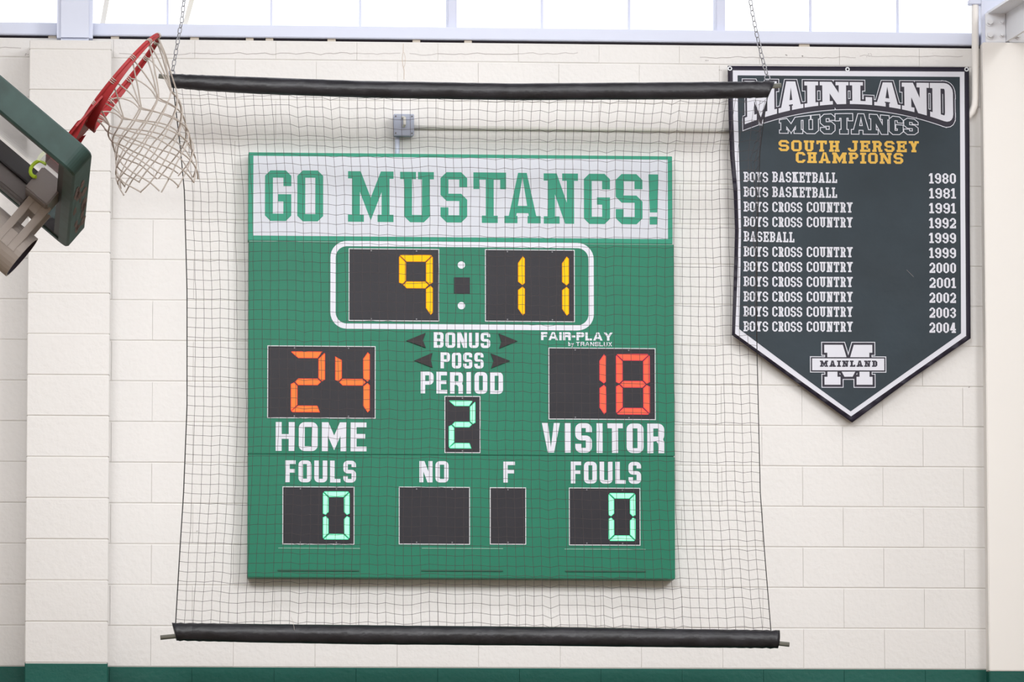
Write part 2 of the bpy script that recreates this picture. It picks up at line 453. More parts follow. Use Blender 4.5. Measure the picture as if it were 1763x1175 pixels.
def flat(name, polys, y, m, parent, warp=None, depth=None, **k):
    """a union of polygons as a thin printed face in the plane y (or on a surface through warp)"""
    vs, fs = union(polys)
    V = [warp(a, b, y) if warp else (a, y, b) for a, b in vs]
    # face the room (-y)
    F = []
    for f in fs:
        a, b, c = (Vector(V[i]) for i in f[:3])
        F.append(f if (b-a).cross(c-a).y < 0 else f[::-1])
    return mesh_obj(name, V, F, m, parent, **k)
def pxbox(px0, py0, px1, py1, Y):
    a = at(px0, py1, Y); b = at(px1, py0, Y)
    return (a.x, a.z, b.x, b.z)

# ================================================================== SETTING
B = .2032; Z0 = 3.3
WY = 0.0
floor = MB().box(-14, 14, -36, .3, -.1, 0).build('floor', MAT['floor'], kind='structure')
MB().box(-14, 14, -36, .3, 11, 11.2).build('ceiling', MAT['ceil'], kind='structure')
MB().box(-14.2, -14, -36, .3, 0, 11).build('wall_left', MAT['column'], kind='structure')
MB().box(14, 14.2, -36, .3, 0, 11).build('wall_right', MAT['column'], kind='structure')
MB().box(-14, 14, -36.2, -36, 0, 11).build('wall_front', MAT['column'], kind='structure')
ztop_wall = Z_(840, 74.3, 0)
# back wall: mortar bed with painted blocks
wall = MB().box(-14, 14, .0, .3, 0, ztop_wall).build('wall_back', MAT['mortar'], kind='structure')
MB().box(-5.6, 5.6, -.0012, 0, 0, Z0).build('painted_dado', MAT['wgreen'], wall)
XJ = X_(1452, 975, 0)                        # a vertical joint of the even courses
XLEFT, XRIGHT = -5.4, 5.4
rest = MB(); crest = []
pil_x0, pil_x1 = -2.42866, -2.02224
GAPH, GAPV = .0030, .0006
PROUD = .0040
def vis(x0, x1, z0, z1):
    return x1 > -2.62 and x0 < 2.47 and z1 > Z0-.1
nblk = 0
for k in range(-17, 17):
    z0 = Z0+k*B; z1 = z0+B
    if z0 < 0: z0 = 0.0
    if z0 > ztop_wall-.02: continue
    z1 = min(z1, ztop_wall)
    if k == 15: pass
    sh = 0 if (k % 2) == 1 else B
    i0 = int((XLEFT-XJ-sh)//.4064)
    for i in range(i0, i0+29):
        x0 = XJ+sh+i*.4064; x1 = x0+.4064
        if x1 > XRIGHT or x0 < XLEFT: continue
        j = random.uniform(-.0012, .0012)
        gv = GAPV*random.choice((.3, .6, 1, 1.6))
        gm = MAT['wgreen'] if k < 0 else MAT['wall']
        a = (x0+gv, x1-gv, -PROUD+j*.6, .004, z0+GAPH/2, z1-GAPH/2, .0042, .0034)
        if vis(x0, x1, z0, z1):
            mb = MB(); mb.block(*a, bx=random.choice((.0004, .0008, .0016))); mb.build('block', gm, wall); nblk += 1
        else:
            rest.cur = 1 if k < 0 else 0; rest.block(*a)
rest.build('block', [MAT['wall'], MAT['wgreen']], wall, kind='stuff')
# hairline cracks and an old drip in the top courses
def line_px(pts, wpx, Y, mb):
    P = [at(x, y, Y) for x, y in pts]; h = wpx/350/2
    for a, b in zip(P[:-1], P[1:]):
        d = (b-a).normalized(); nn = Vector((-d.z, 0, d.x))*h
        mb.add([a-nn, b-nn, b+nn, a+nn], [(0, 1, 2, 3)])
ck = MB()
for xa, xb, yy in ((205, 330, 93), (330, 690, 92), (705, 1000, 92.5), (1205, 1480, 99), (1480, 1665, 97), (0, 40, 82)):
    pts = []; x = xa
    while x < xb:
        pts.append((x, yy+2.2*noise.noise(Vector((x*.05, yy, 0)))*1.6+random.uniform(-.5, .5))); x += random.uniform(5, 12)
    line_px(pts, .7, -.0055, ck)
ck.build('crack', MAT['crack'], wall)
dp = MB()
line_px([(694.5, 75), (694, 90), (692.5, 100), (693.5, 112), (696, 122), (695.5, 137)], .9, -.0056, dp)
line_px([(695.5, 90), (698, 100), (697, 112), (694.5, 117)], .6, -.0056, dp)
dp.build('drip_stain', MAT['rust'], wall)
ch_ = MB()
for cx, cy, rr in ((1355, 95, 3), (1380, 96, 2), (1499, 94, 5), (1493, 97, 3), (1217, 104, 2.5), (1240, 121, 1.6), (1668, 667, 1.6), (340, 915, 1.2), (46, 94, 2.5)):
    for q in range(3):
        c = at(cx+random.uniform(-rr, rr), cy+random.uniform(-rr*.5, rr*.5), -.0056); s = .0015+.001*random.random()
        ch_.add([(c.x+s*1.6*math.cos(a*PI/3), c.y, c.z+s*math.sin(a*PI/3)) for a in range(6)], [list(range(6))])
ch_.build('chip_mark', MAT['crack'], wall)

# pilaster at the left: one block wide, proud of the wall
pil = MB().box(pil_x0+.004, pil_x1-.004, -.2246+.004, 0, 0, Z_(120, 69, -.2246)).build('trim_1', MAT['mortar'], kind='structure', label='painted block pilaster standing proud of the wall')
pz = Z_(120, 69, -.2246)
for k in range(-6, 17):
    z0 = Z0+k*B+.004; z1 = z0+B
    if z0 > pz-.03: continue
    z1 = min(z1, pz)
    j = random.uniform(-.001, .001)
    MB().block(pil_x0, pil_x1, -.2246+j, -.002, z0+.0022, z1-.0022, .0035).build('block', MAT['wgreen'] if k < 0 else MAT['wall'], pil)

# sill beam, gap shade as a dark strip with shims, window band
sT, sB = Z_(840, 47.5, -.012), Z_(840, 68.6, -.012)
gT, gB = sB, ztop_wall
MB().bevbox(-14, X_(1686, 60, -.012), -.012, .28, sB, sT, .004).build('trim_2', MAT['steel_white'], kind='structure', label='white steel sill beam under the windows')
gap = MB().box(-14, 14, .03, .25, gB-.01, gT+.01).build('trim_3', MAT['gap_shade'], kind='structure', label='dark strip painted as the shade in the gap between block wall and sill beam')  # recessed strip, its dark colour stands in for shade in the gap
for px, wpx in ((90, 14), (198, 14), (335, 15), (430, 13), (464, 13), (571, 14), (717, 13), (806, 13), (1385, 18)):
    a = X_(px-wpx/2, 66, 0); b = X_(px+wpx/2, 66, 0)
    MB().box(a, b, .005, .04, gB, gT).build('shim', MAT['shim'], gap)
GY = .12; WT = sT+1.3
win_edges = [-14, X_(-250, 20, GY), X_(776.5, 20, GY), X_(1237, 20, GY), X_(1697, 20, GY), 14]
muntins = {1: [155, 310, 467, 620], 2: [933, 1083], 3: [1395, 1545], 0: [], 4: []}
for n in range(5):
    a, b = win_edges[n], win_edges[n+1]
    wn = empty(f'window_{n+1}', ((a+b)/2, GY, sT), kind='structure')
    cuts = [a]+[X_(p, 20, GY) for p in muntins[n] if p > 400]+[b]
    if n == 1: cuts = [a]+[a+(X_(467, 20, GY)-a)*q/4 for q in (1, 2, 3)]+cuts[1:]
    for x0, x1 in zip(cuts[:-1], cuts[1:]):
        MB().box(x0+.003, x1-.003, GY-.003, GY+.003, sT-.01, WT).build('pane', MAT['glass'], wn)
    for x0 in cuts[1:-1]:
        MB().box(x0-.0055, x0+.0055, GY-.02, GY+.015, sT-.01, WT).build('muntin', MAT['mullion'], wn)
    if n < 4:
        MB().bevbox(b-.024, b+.024, GY-.1, GY+.05, sT-.02, WT, .004).build('mullion', MAT['mullion'], wn)
    MB().box(a, b, GY-.05, GY+.05, WT, WT+.1).build('window_head', MAT['mullion'], wn)
# wall above the windows
MB().box(-14, 14, 0, .3, WT+.1, 11).build('wall_upper', MAT['steel_white'], kind='structure')
# slanting braces behind the sill at the left
for i, (xb, yb, xt, yt) in enumerate(((176, 37, 184, 0), (317, 41, 330, 0))):
    p0 = at(xb, yb+8, .03); p1 = at(xt, yt, .03); d = p1-p0
    mb = MB()
    q0, q1 = p0, p0+d*2.6
    hw = .0125
    mb.add([q0+Vector((-hw, -.01, 0)), q0+Vector((hw, -.01, 0)), q0+Vector((hw, .01, 0)), q0+Vector((-hw, .01, 0)),
            q1+Vector((-hw, -.01, 0)), q1+Vector((hw, -.01, 0)), q1+Vector((hw, .01, 0)), q1+Vector((-hw, .01, 0))],
           [(0, 3, 2, 1), (4, 5, 6, 7), (0, 1, 5, 4), (1, 2, 6, 5), (2, 3, 7, 6), (3, 0, 4, 7)])
    mb.build('window_brace', MAT['conduit'], label=('pale slanting brace bar at the windows, nearest the square white post', 'pale slanting brace bar at the windows, above the left chain')[i], cat='brace', group='slanting window braces')

# square white post on the pilaster
px0, px1 = X_(98, 40, -.19), X_(160, 40, -.19)
sp = MB().bevbox(px0, px1, -.19, -.01, pz, WT+.4, .02).build('steel_post', MAT['steel_white'], label='white steel post standing on the left block pilaster', cat='post')

# right column with green foot, beam, plates
kx = 2.36119; cz = Z_(1720, 73, -.1)
colr = empty('column', (kx+.5, 0, 0), kind='structure', label='wide smooth white column at the right')
MB().bevbox(kx, kx+1.0, -.1, 0, Z0-.012, cz, .004).build('shaft', MAT['column'], colr)
MB().bevbox(kx, kx+1.0, -.1, 0, 0, Z0-.012, .004).build('painted_foot', MAT['wgreen'], colr)
MB().box(X_(1690, 40, -.06), kx+1.0, -.06, .2, cz, WT+.6).build('column_head', MAT['steel_white'], colr)
pl = empty('connection_plate', at(1725, 60, -.08), label='white bolted steel plate on the column head at top right', cat='bracket')
a, b = at(1697, 73, -.08), at(1731, 23, -.08)
MB().bevbox(a.x, b.x, -.085, -.06, a.z, b.z, .003).build('plate', MAT['rafter'], pl)
a, b = at(1737, 73, -.08), at(1790, 23, -.08)
MB().bevbox(a.x, b.x, -.085, -.06, a.z, b.z, .003).build('plate', MAT['rafter'], pl)
for bx, by, br in ((1704, 38, 8), (1704, 60.5, 8), (1724.5, 38, 4.5), (1724.5, 60.5, 4.5), (1753, 62, 6.5)):
    c = at(bx, by, -.085); r = br/350
    mb = MB()
    mb.tube([c, c+Vector((0, -.006, 0))], r, 14)
    mb.tube([c+Vector((0, -.006, 0)), c+Vector((0, -.024, 0))], r*.68, 6)
    mb.build('bolt', MAT['rafter'], pl)
# rafter coming forward from the plate
bmb = MB()
dv = Vector((.11, -1, 0)); L = 3.2
def rail(x0, x1, z0, z1, mb):
    mb.add([(x0, -.06, z0), (x1, -.06, z0), (x1, -.06, z1), (x0, -.06, z1)]+[Vector(p)+dv*L for p in ((x0, -.06, z0), (x1, -.06, z0), (x1, -.06, z1), (x0, -.06, z1))],
           [(0, 3, 2, 1), (4, 5, 6, 7), (0, 1, 5, 4), (1, 2, 6, 5), (2, 3, 7, 6), (3, 0, 4, 7)])
rz0, rz1 = Z_(1731, 72, -.08), Z_(1731, 24, -.08)
beam = empty('beam', (X_(1731, 50, -.08), -.06, rz0), kind='structure', label='white steel rafter coming forward above the column')
mb = MB(); rail(X_(1731, 50, -.08), X_(1735, 50, -.08), rz0, rz1, mb); mb.build('web', MAT['rafter'], beam)
mb = MB(); rail(X_(1700, 50, -.08), X_(1768, 50, -.08), rz1, rz1+.012, mb); mb.build('flange', MAT['rafter'], beam)

# ================================================================== SCOREBOARD
SY = -.12
sb_c = at(794, 700, SY)
x0 = X_(426.5, 995, SY); x1 = X_(1162.5, 997, SY); zb = Z_(794, 996, SY)
zsplit = Z_(428, 414.5, SY); zt = Z_(428, 262, SY)
board = empty('scoreboard', (sb_c.x, SY, zb), label='green electronic scoreboard with lit digits and a white header reading GO MUSTANGS!', cat='scoreboard')
zseam = Z_(428, 782, SY)
hs = MB(); hs.bevbox(x0, x1, SY, -.012, zseam+.001, zsplit, .003)
hs.build('upper_cabinet', MAT['board'], board)
hs = MB(); hs.bevbox(x0, x1, SY, -.012, zb, zseam-.001, .003)
hs.build('lower_cabinet', MAT['board'], board)
hx0, hx1 = X_(428, 300, SY), X_(1157.5, 300, SY)
head = MB().bevbox(hx0, hx1, SY+.004, -.03, zsplit+.002, zt, .002).build('header_panel', MAT['header'], board, label='white header panel with green lettering')
e = .0008
fx0, fx1 = X_(436.2, 330, SY), X_(1149.8, 330, SY); fz0, fz1 = Z_(436, 405.6, SY), Z_(436, 268.2, SY)
flat('header_field', [[(fx0, fz0), (fx1, fz0), (fx1, fz1), (fx0, fz1)]], SY+.004-e, MAT['hwhite'], head)
hl = []
for ch, a, b, t0, b0 in (('G', 456.1, 501.7, 293.6, 380.3), ('O', 511.8, 556.6, 293.8, 381), ('M', 599.1, 677.6, 295.5, 381.8), ('U', 688.9, 747.1, 296.4, 382.5),
                     ('S', 758.5, 804.4, 296.8, 383), ('T', 815.2, 871.3, 297.3, 383.7), ('A', 868.5, 930.7, 298, 384.2), ('N', 936.3, 994.5, 299, 385),
                     ('G', 1005.5, 1050.2, 299.5, 385.6), ('S', 1060.3, 1106, 300, 386), ('!', 1117, 1133.3, 300.4, 386.6)):
    bx = pxbox(a, t0, b, b0, SY)
    u = 1/350
    ps = glyph(ch, bx[2]-bx[0], bx[3]-bx[1], 13.8*u, 12.8*u, 7*u, (9.5 if ch in 'GO' else 10.5)*u, False)
    flat('lettering', [[(p+bx[0], q+bx[1]) for p, q in po] for po in ps], SY+.004-2*e, MAT['header'], head)
# light seam below the header
flat('seam', [[(x0, zsplit-.0035), (hx1, zsplit-.0035), (hx1, zsplit-.0005), (x0, zsplit-.0005)]], SY-.0004, MAT['seam_l'], board)

def sword(txt, px, style='cond', **k):
    bx = pxbox(*px, SY)
    ls = word(txt, bx, style, **k)
    return flat('lettering', [p for l in ls for p in l], SY-e, MAT['white'], board)
cs = dict(t=.21, th=.17, c=.2, gap=.2, rnd=True)
sword('BONUS', (746.8, 573, 844, 599), **cs)
sword('POSS', (758.5, 607.6, 832.5, 634.6), **cs)
cs2 = dict(t=.205, th=.165, c=.2, gap=.22, rnd=True)
sword('PERIOD', (724.3, 641.3, 866, 677.8), **cs2)
sword('HOME', (474.6, 728, 631, 776.8), **cs2)
sword('VISITOR', (933, 730, 1143.5, 779.6), **cs2)
sword('FOULS', (491, 793.8, 613, 830.8), **cs2)
sword('NO', (722, 794.6, 772.3, 831), **cs2)
sword('F', (866.7, 795.4, 886.5, 831.4), **cs2)
sword('FOULS', (982.8, 795.9, 1103.6, 832.9), **cs2)
sword('FAIR-PLAY', (931.5, 573, 1055, 586), t=.3, th=.24, c=.22, gap=.16, rnd=True, widths={'F': .9, 'A': 1.35, 'I': .4, 'R': 1.1, '-': .5, 'P': 1.1, 'L': .95, 'Y': 1.3})
sword('by TRANSLUX', (978.4, 589.5, 1053.7, 596), t=.2, th=.18, c=.2, gap=.22, rnd=True, widths={'b': .6, 'y': .7, ' ': .15, 'A': 1.2})

# displays
def seg_polys(W, H, t):
    m = H/2; h = t/2; c = t*.35
    return {
        'a': [(0+c, H), (W-c, H), (W-c*.2, H-c*.4), (W-t, H-t), (t, H-t), (c*.2, H-c*.4)],
        'b': [(W, H-c), (W, m+h*.5), (W-h, m), (W-t, m+h), (W-t, H-t), (W-c*.4, H-c*.4)],
        'c': [(W, c), (W, m-h*.5), (W-h, m), (W-t, m-h), (W-t, t), (W-c*.4, c*.4)],
        'd': [(0+c, 0), (W-c, 0), (W-c*.2, c*.4), (W-t, t), (t, t), (c*.2, c*.4)],
        'e': [(0, c), (0, m-h*.5), (h, m), (t, m-h), (t, t), (c*.4, c*.4)],
        'f': [(0, H-c), (0, m+h*.5), (h, m), (t, m+h), (t, H-t), (c*.4, H-c*.4)],
        'g': [(h, m), (t, m+h), (W-t, m+h), (W-h, m), (W-t, m-h), (t, m-h)],
    }
SEGS = {'0': 'abcdef', '1': 'bc', '2': 'abged', '4': 'fgbc', '8': 'abcdefg', '9': 'abcfg'}
def display(px, digits=(), label=None, screws=2):
    bx = pxbox(*px, SY); fw = .0038
    d = MB().box(bx[0]+fw, bx[2]-fw, SY-.0016, SY+.01, bx[1]+fw, bx[3]-fw).build('display_panel', MAT['led_black'], board, label=label)
    f = MB()
    f.box(bx[0], bx[2], SY-.004, SY+.005, bx[3]-fw, bx[3]); f.box(bx[0], bx[2], SY-.004, SY+.005, bx[1], bx[1]+fw)
    f.box(bx[0], bx[0]+fw, SY-.004, SY+.005, bx[1]+fw, bx[3]-fw); f.box(bx[2]-fw, bx[2], SY-.004, SY+.005, bx[1]+fw, bx[3]-fw)
    f.build('display_frame', MAT['alu'], d)
    for k in range(screws):
        fx = bx[0]+(bx[2]-bx[0])*((.25, .75)[k] if screws == 2 else .5)
        for z in (bx[3]-.011, bx[1]+.011):
            MB().tube([(fx, SY-.0016, z), (fx, SY-.0045, z)], .0035, 8).build('screw', MAT['screw'], d)
    for ch, dp_, t, kind in digits:
        q = pxbox(*dp_, SY); W, H = q[2]-q[0], q[3]-q[1]; t = t/350
        for sg in SEGS[ch]:
            p = seg_polys(W, H, t)[sg]
            if ch == '2' and sg in 'ad' or (ch == '4' and sg == 'f') or (ch in '1' and sg in 'bc') or (ch == '4' and sg in 'bc') or (ch == '9' and sg == 'c'):
                # free ends taper to a slanting cut
                if sg == 'a': p = [(0, H-t*.15), (W*.04, H), (W-t*.3, H), (W-t, H-t), (t*1.0, H-t)]
                elif sg == 'd': p = [(t*.3, 0), (W*.86, 0), (W*.80, t*.8), (W*.77, t), (t, t), (0, t*.2)]
                elif sg == 'f': p = [(0, H*.93), (t, H*.86), (t, H/2+t*.5), (t*.5, H/2), (0, H/2+t*.25)]
                elif sg == 'b': p = [(W-t*.35, H), (W, H-t*.35), (W, H/2+t*.35), (W-t*.35, H/2), (W-t, H/2+t*.5), (W-t, H-t*.95)]
                elif sg == 'c': p = [(W-t*.35, 0), (W, t*.35), (W, H/2-t*.35), (W-t*.35, H/2), (W-t, H/2-t*.5), (W-t, t*.95)]
            p = offset(p, -.0022); ins = offset(p, -.0030)
            mb = MB(); y = SY-.0024
            P = [(a+q[0], y, b+q[1]) for a, b in ccw(p)]
            mb.cur = 1; n = len(P); mb.add(P+[(a, SY-.0016, c) for a, _, c in P], [list(range(n))]+[(i, n+i, n+(i+1) % n, (i+1) % n) for i in range(n)])
            mb.cur = 0; P2 = [(a+q[0], y-.0003, b+q[1]) for a, b in ccw(ins)]
            mb.add(P2, [list(range(len(P2)))])
            mb.build('lit_segment', list(LED[kind]), d)
    return d
display((600, 429.2, 756, 552.8), [('9', (686, 438.6, 746, 543.4), 13.8, 'amber')], 'clock display showing an amber 9')
display((835, 430.8, 989.3, 554), [('1', (844.5, 440.4, 904.4, 544.4), 13.8, 'amber'), ('1', (920, 440.8, 980.2, 545), 13.8, 'amber')], 'clock display showing an amber 11')
display((460, 596.6, 646.6, 720.3), [('2', (499.6, 605, 560.6, 711), 13.4, 'orange'), ('4', (576, 605.6, 637.6, 711.6), 13.4, 'orange')], 'home score display showing an orange 24')
display((944.4, 600.2, 1128.4, 722.6), [('1', (984, 609, 1044.2, 714.6), 13.4, 'red'), ('8', (1059.8, 609.3, 1119.4, 715), 13.4, 'red')], 'visitor score display showing a red 18')
display((765.2, 682.6, 827, 780.4), [('2', (771.8, 689.6, 819.2, 773.4), 11.2, 'mint')], 'period display showing a pale green 2', 1)
display((486, 838.8, 610.2, 938), [('0', (555, 846, 602.8, 930.3), 11.4, 'mint')], 'home fouls display showing a pale green 0')
display((686.5, 839.2, 809, 938), (), 'unlit player number display')
display((843.4, 840, 905.6, 938.2), (), 'unlit player foul display', 1)
display((979.6, 840.8, 1102.2, 939.6), [('0', (1047, 848.8, 1094.8, 932.8), 11.4, 'mint')], 'visitor fouls display showing a pale green 0')
# clock border
def rrect(x0, z0, x1, z1, r, n=8):
    o = []
    for cx, cz_, a0 in ((x1-r, z1-r, 0), (x0+r, z1-r, 90), (x0+r, z0+r, 180), (x1-r, z0+r, 270)):
        for k in range(n+1):
            a = math.radians(a0+90*k/n); o.append((cx+r*math.cos(a), cz_+r*math.sin(a)))
    return o
bx = pxbox(568.7, 418.8, 1022, 566.2, SY); bw = 9.2/350
o_ = rrect(*bx, .082); i_ = rrect(bx[0]+bw, bx[1]+bw, bx[2]-bw, bx[3]-bw, .082-bw)
n = len(o_)
mesh_obj('clock_border', [(a, SY-e, b) for a, b in o_]+[(a, SY-e, b) for a, b in i_], [(i, n+i, n+(i+1) % n, (i+1) % n) for i in range(n)], MAT['white'], board)
for cy in (456.6, 526.6):
    c = at(794.3, cy, SY); flat('colon_dot', [[(c.x+.0185*math.cos(a*PI/12), c.z+.0185*math.sin(a*PI/12)) for a in range(24)]], SY-e, MAT['white'], board)
bx = pxbox(781.8, 478.2, 808.8, 505.6, SY)
MB().box(bx[0], bx[2], SY-.006, SY, bx[1], bx[3]).build('horn_grille', MAT['led_black'], board)
for pts in ([(699.4, 587.2), (732.7, 573.6), (728, 586.6), (733, 599.4)], [(713.3, 621.4), (744.4, 608), (741.6, 620.5), (744.6, 633.6)],
            [(858.5, 574.8), (890.8, 587.8), (859.3, 600.6), (863.2, 589)], [(844.8, 609), (877.8, 621.8), (845.6, 634.6), (849.8, 622)]):
    P = [at(x, y, SY) for x, y in pts]
    mb = MB(); mb.prism(ccw([(p.x, p.z) for p in P]), SY-.008, SY); mb.build('arrow_lamp', MAT['arrow'], board)
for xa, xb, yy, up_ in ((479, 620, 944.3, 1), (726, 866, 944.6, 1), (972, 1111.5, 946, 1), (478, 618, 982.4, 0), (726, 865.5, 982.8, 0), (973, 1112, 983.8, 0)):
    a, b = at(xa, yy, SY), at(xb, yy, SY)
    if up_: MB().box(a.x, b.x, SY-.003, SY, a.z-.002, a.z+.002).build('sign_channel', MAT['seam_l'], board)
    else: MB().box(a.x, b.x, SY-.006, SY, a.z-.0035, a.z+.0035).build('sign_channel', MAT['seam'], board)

# ================================================================== BANNER
BY = -.052
bl, br_ = X_(1254, 115, BY), X_(1668.3, 115, BY); btop = Z_(1254, 113.5, BY); bbot = Z_(1466, 729, BY)
bcx = (bl+br_)/2
def bsurf(x, z, lay=0):
    u = (x-bl)/(br_-bl); v = (btop-z)/(btop-bbot)
    y = BY-.010*math.sin(PI*min(1, max(0, v)))*(1+.6*math.sin(u*7+v*3))-.006*math.sin(u*11+1)*v-.012*v*v
    y -= .016*math.exp(-((u-.03)/.06)**2)*math.exp(-((v-.42)/.22)**2)
    return Vector((x, y-lay, z))
def grid_in(poly, step=.045):
    xs = [p[0] for p in poly]; zs = [p[1] for p in poly]; out = []
    def inside(x, z):
        c = False
        for i in range(len(poly)):
            a, b = poly[i-1], poly[i]
            if (a[1] > z) != (b[1] > z) and x < (b[0]-a[0])*(z-a[1])/(b[1]-a[1])+a[0]: c = not c
        return c
    x = min(xs)+step/2
    while x < max(xs):
        z = min(zs)+step/2
        while z < max(zs):
            if inside(x, z): out.append((x, z))
            z += step
        x += step
    return out
def densify(poly, step=.05):
    o = []
    for i in range(len(poly)):
        a, b = Vector(poly[i]), Vector(poly[(i+1) % len(poly)]); n = max(1, int((b-a).length/step))
        o += [tuple(a+(b-a)*k/n) for k in range(n)]
    return o
ban = empty('championship_banner', (bcx, -.02, btop), label='dark pennant banner listing South Jersey champions, hung on the block wall right of the scoreboard', cat='banner')
def pxpoly(pts, Y=BY):
    return [(at(x, y, Y).x, at(x, y, Y).z) for x, y in pts]
OUT = pxpoly([(1252.9, 113.4), (1460, 114.6), (1668.3, 115.6), (1668.8, 250), (1669, 400), (1670.6, 583.5), (1570, 652), (1466.5, 728.5), (1360, 651), (1259.3, 578), (1262, 480), (1264, 400), (1262, 335), (1256.2, 270), (1254, 200)])
WH = pxpoly([(1261.5, 121.3), (1660.3, 123.7), (1660.8, 350), (1662.6, 579.3), (1464.6, 717.8), (1264.7, 575.8), (1268.4, 480), (1270.4, 400), (1268.6, 335), (1264.2, 270), (1262, 200)])
FD = pxpoly([(1269.7, 130), (1652.4, 132.6), (1652.6, 350), (1653.9, 574.8), (1463.8, 709.3), (1271.9, 568), (1273.4, 480), (1274.4, 400), (1273.4, 335), (1271.4, 270), (1270.2, 200)])
def cloth(name, poly, m, lay, thick=0):
    poly = densify(poly); vs, fs = union([poly], grid_in(poly))
    V = [bsurf(a, b, lay) for a, b in vs]
    F = [f if (V[f[1]]-V[f[0]]).cross(V[f[2]]-V[f[0]]).y < 0 else f[::-1] for f in fs]
    if thick:
        n = len(V); V = V+[p+Vector((0, thick, 0)) for p in V]; F2 = F+[[i+n for i in f][::-1] for f in F]
        cnt = {}
        for f in F:
            for i in range(3):
                k = (f[i], f[(i+1) % 3]); cnt[k] = 1
        for a, b in list(cnt):
            if (b, a) not in cnt: F2.append([b, a, a+n, b+n])
        F = F2
    return mesh_obj(name, V, F, m, ban, smooth=True)
cloth('cloth', OUT, MAT['ban_edge'], 0, .002)
cloth('white_border', WH, MAT['ban_white'], .001)
cloth('printed_field', FD, MAT['ban_field'], .002)
def subdiv(p, step):
    return densify(clean(p), step)
def bflat(name, polys, lay, m, parent=ban):
    ex = []
    if name.startswith('emblem'):
        polys = [subdiv(p, .03) for p in polys]
        for p in polys: ex += [(a+random.uniform(-.001, .001), b+random.uniform(-.001, .001)) for a, b in grid_in(p, .03)]
    vs, fs = union(polys, ex)
    V = [bsurf(a, b, lay) for a, b in vs]
    F = [f if (V[f[1]]-V[f[0]]).cross(V[f[2]]-V[f[0]]).y < 0 else f[::-1] for f in fs]
    return mesh_obj(name, V, F, m, parent)
def bword(txt, px, m, lay=.003, **k):
    bx = pxbox(*px, BY-.01); ls = word(txt, bx, 'slab', **k)
    return bflat('lettering', [p for l in ls for p in l], lay, m)
for gx, gy in ((1256.5, 118.3), (1459, 119.6), (1664, 119.6)):
    c = bsurf(*pxpoly([(gx, gy)])[0], .002)
    mb = MB(); mb.tube([c+Vector((math.cos(a*PI/8)*.0085, 0, math.sin(a*PI/8)*.0085)) for a in range(16)], .0035, 6, closed=True)
    mb.build('grommet', MAT['brass'], ban)
YR = [1980, 1981, 1991, 1992, 1999, 1999, 2000, 2001, 2002, 2003, 2004]
ks = dict(t=.17, th=.15, s=.075, c=.17, gap=.16)
for i, yr in enumerate(YR):
    y0 = 297.2+25.72*i; y1 = y0+16.9
    if i in (0, 1): ws = (('BOYS', 1279.3, 1322), ('BASKETBALL', 1329.2, 1441.2))
    elif i == 4: ws = (('BASEBALL', 1279.3, 1367.5),)
    else: ws = (('BOYS', 1279.3, 1322), ('CROSS', 1329.4, 1381), ('COUNTRY', 1389, 1468))
    for t_, a, b in ws:
        P = []
        for l in word(t_, pxbox(a, y0, b, y1, BY-.01), 'slab', **ks): P += l
        bflat('lettering', P, .003, MAT['ban_white'])
    P = []
    for l in word(str(yr), pxbox(1599.8, y0+1.8, 1645.4, y1+2.2, BY-.01), 'slab', t=.2, th=.16, s=.12, c=.2, gap=.2, widths={'1': .72}): P += l
    bflat('lettering', P, .003, MAT['ban_white'])
kg = dict(t=.265, th=.2, s=.09, c=.2, gap=.2)
wg = {'I': .62, 'M': 1.5, 'A': 1.2, 'N': 1.25}
for t_, px in (('SOUTH', (1340.4, 242.4, 1445.5, 260.4)), ('JERSEY', (1460, 243.2, 1582, 261.2)), ('CHAMPIONS', (1370, 263.6, 1555, 280.6))):
    P = []
    for l in word(t_, pxbox(*px, BY-.01), 'slab', widths=wg, **kg): P += l
    bflat('lettering', P, .003, MAT['gold'])
# arched word: flat head, arched foot, white letters, dark surround, white outline
def parab(xa, xb, ye, ym): # px: value at the ends, in the middle
    def f(x):
        u = (x-xa)/(xb-xa)*2-1; return ym+(ye-ym)*u*u
    return f
foot = parab(1283, 1639, 214, 179)
bm_ = pxbox(1282, 143, 1640.6, 203, BY-.01); zt_ = bm_[3]
def to_px_x(x): return 1282+(x-bm_[0])/(bm_[2]-bm_[0])*(1640.6-1282)
def warpM(p):
    x, z = p; f = (z-bm_[1])/(bm_[3]-bm_[1]); zf = Z_(to_px_x(x), foot(to_px_x(x)), BY-.01)
    return (x, zf+(zt_-zf)*f)
def by_extents(exts, bx, xs, t, th, sl, c):
    out = []
    for ch, a, b in exts:
        xa = bx[0]+(a-xs[0])/(xs[1]-xs[0])*(bx[2]-bx[0]); xb = bx[0]+(b-xs[0])/(xs[1]-xs[0])*(bx[2]-bx[0])
        out.append([[(p+xa, q+bx[1]) for p, q in po] for po in glyph(ch, xb-xa, bx[3]-bx[1], t/350, th/350, sl/350, c/350, ch == 'D')])
    return out
ML = by_extents((('M', 1282, 1337.5), ('A', 1340.3, 1383), ('I', 1385, 1408.7), ('N', 1411.5, 1460.5), ('L', 1463, 1501.3), ('A', 1505, 1550.3), ('N', 1552.6, 1599), ('D', 1601, 1640.6)),
                bm_, (1282, 1640.6), 14.5, 10, 4.4, 16)
ML = [[[warpM(q) for q in subdiv(p, .02)] for p in l] for l in ML]
allp = [p for l in ML for p in l]
px1 = 1/350
def grown(polys, d, drop=0):
    o = []
    for p in polys:
        g = offset(p, d); o.append(g)
        if drop:
            for k in (.34, .67, 1): o.append([(a, b-drop*k) for a, b in g])
    return o
bflat('lettering', grown(allp, 4.3*px1, 6.2*px1), .003, MAT['ban_white'])
bflat('lettering', grown(allp, 3.2*px1, 6.0*px1), .0036, MAT['ban_edge'])
bflat('lettering', allp, .0044, MAT['ban_white'])
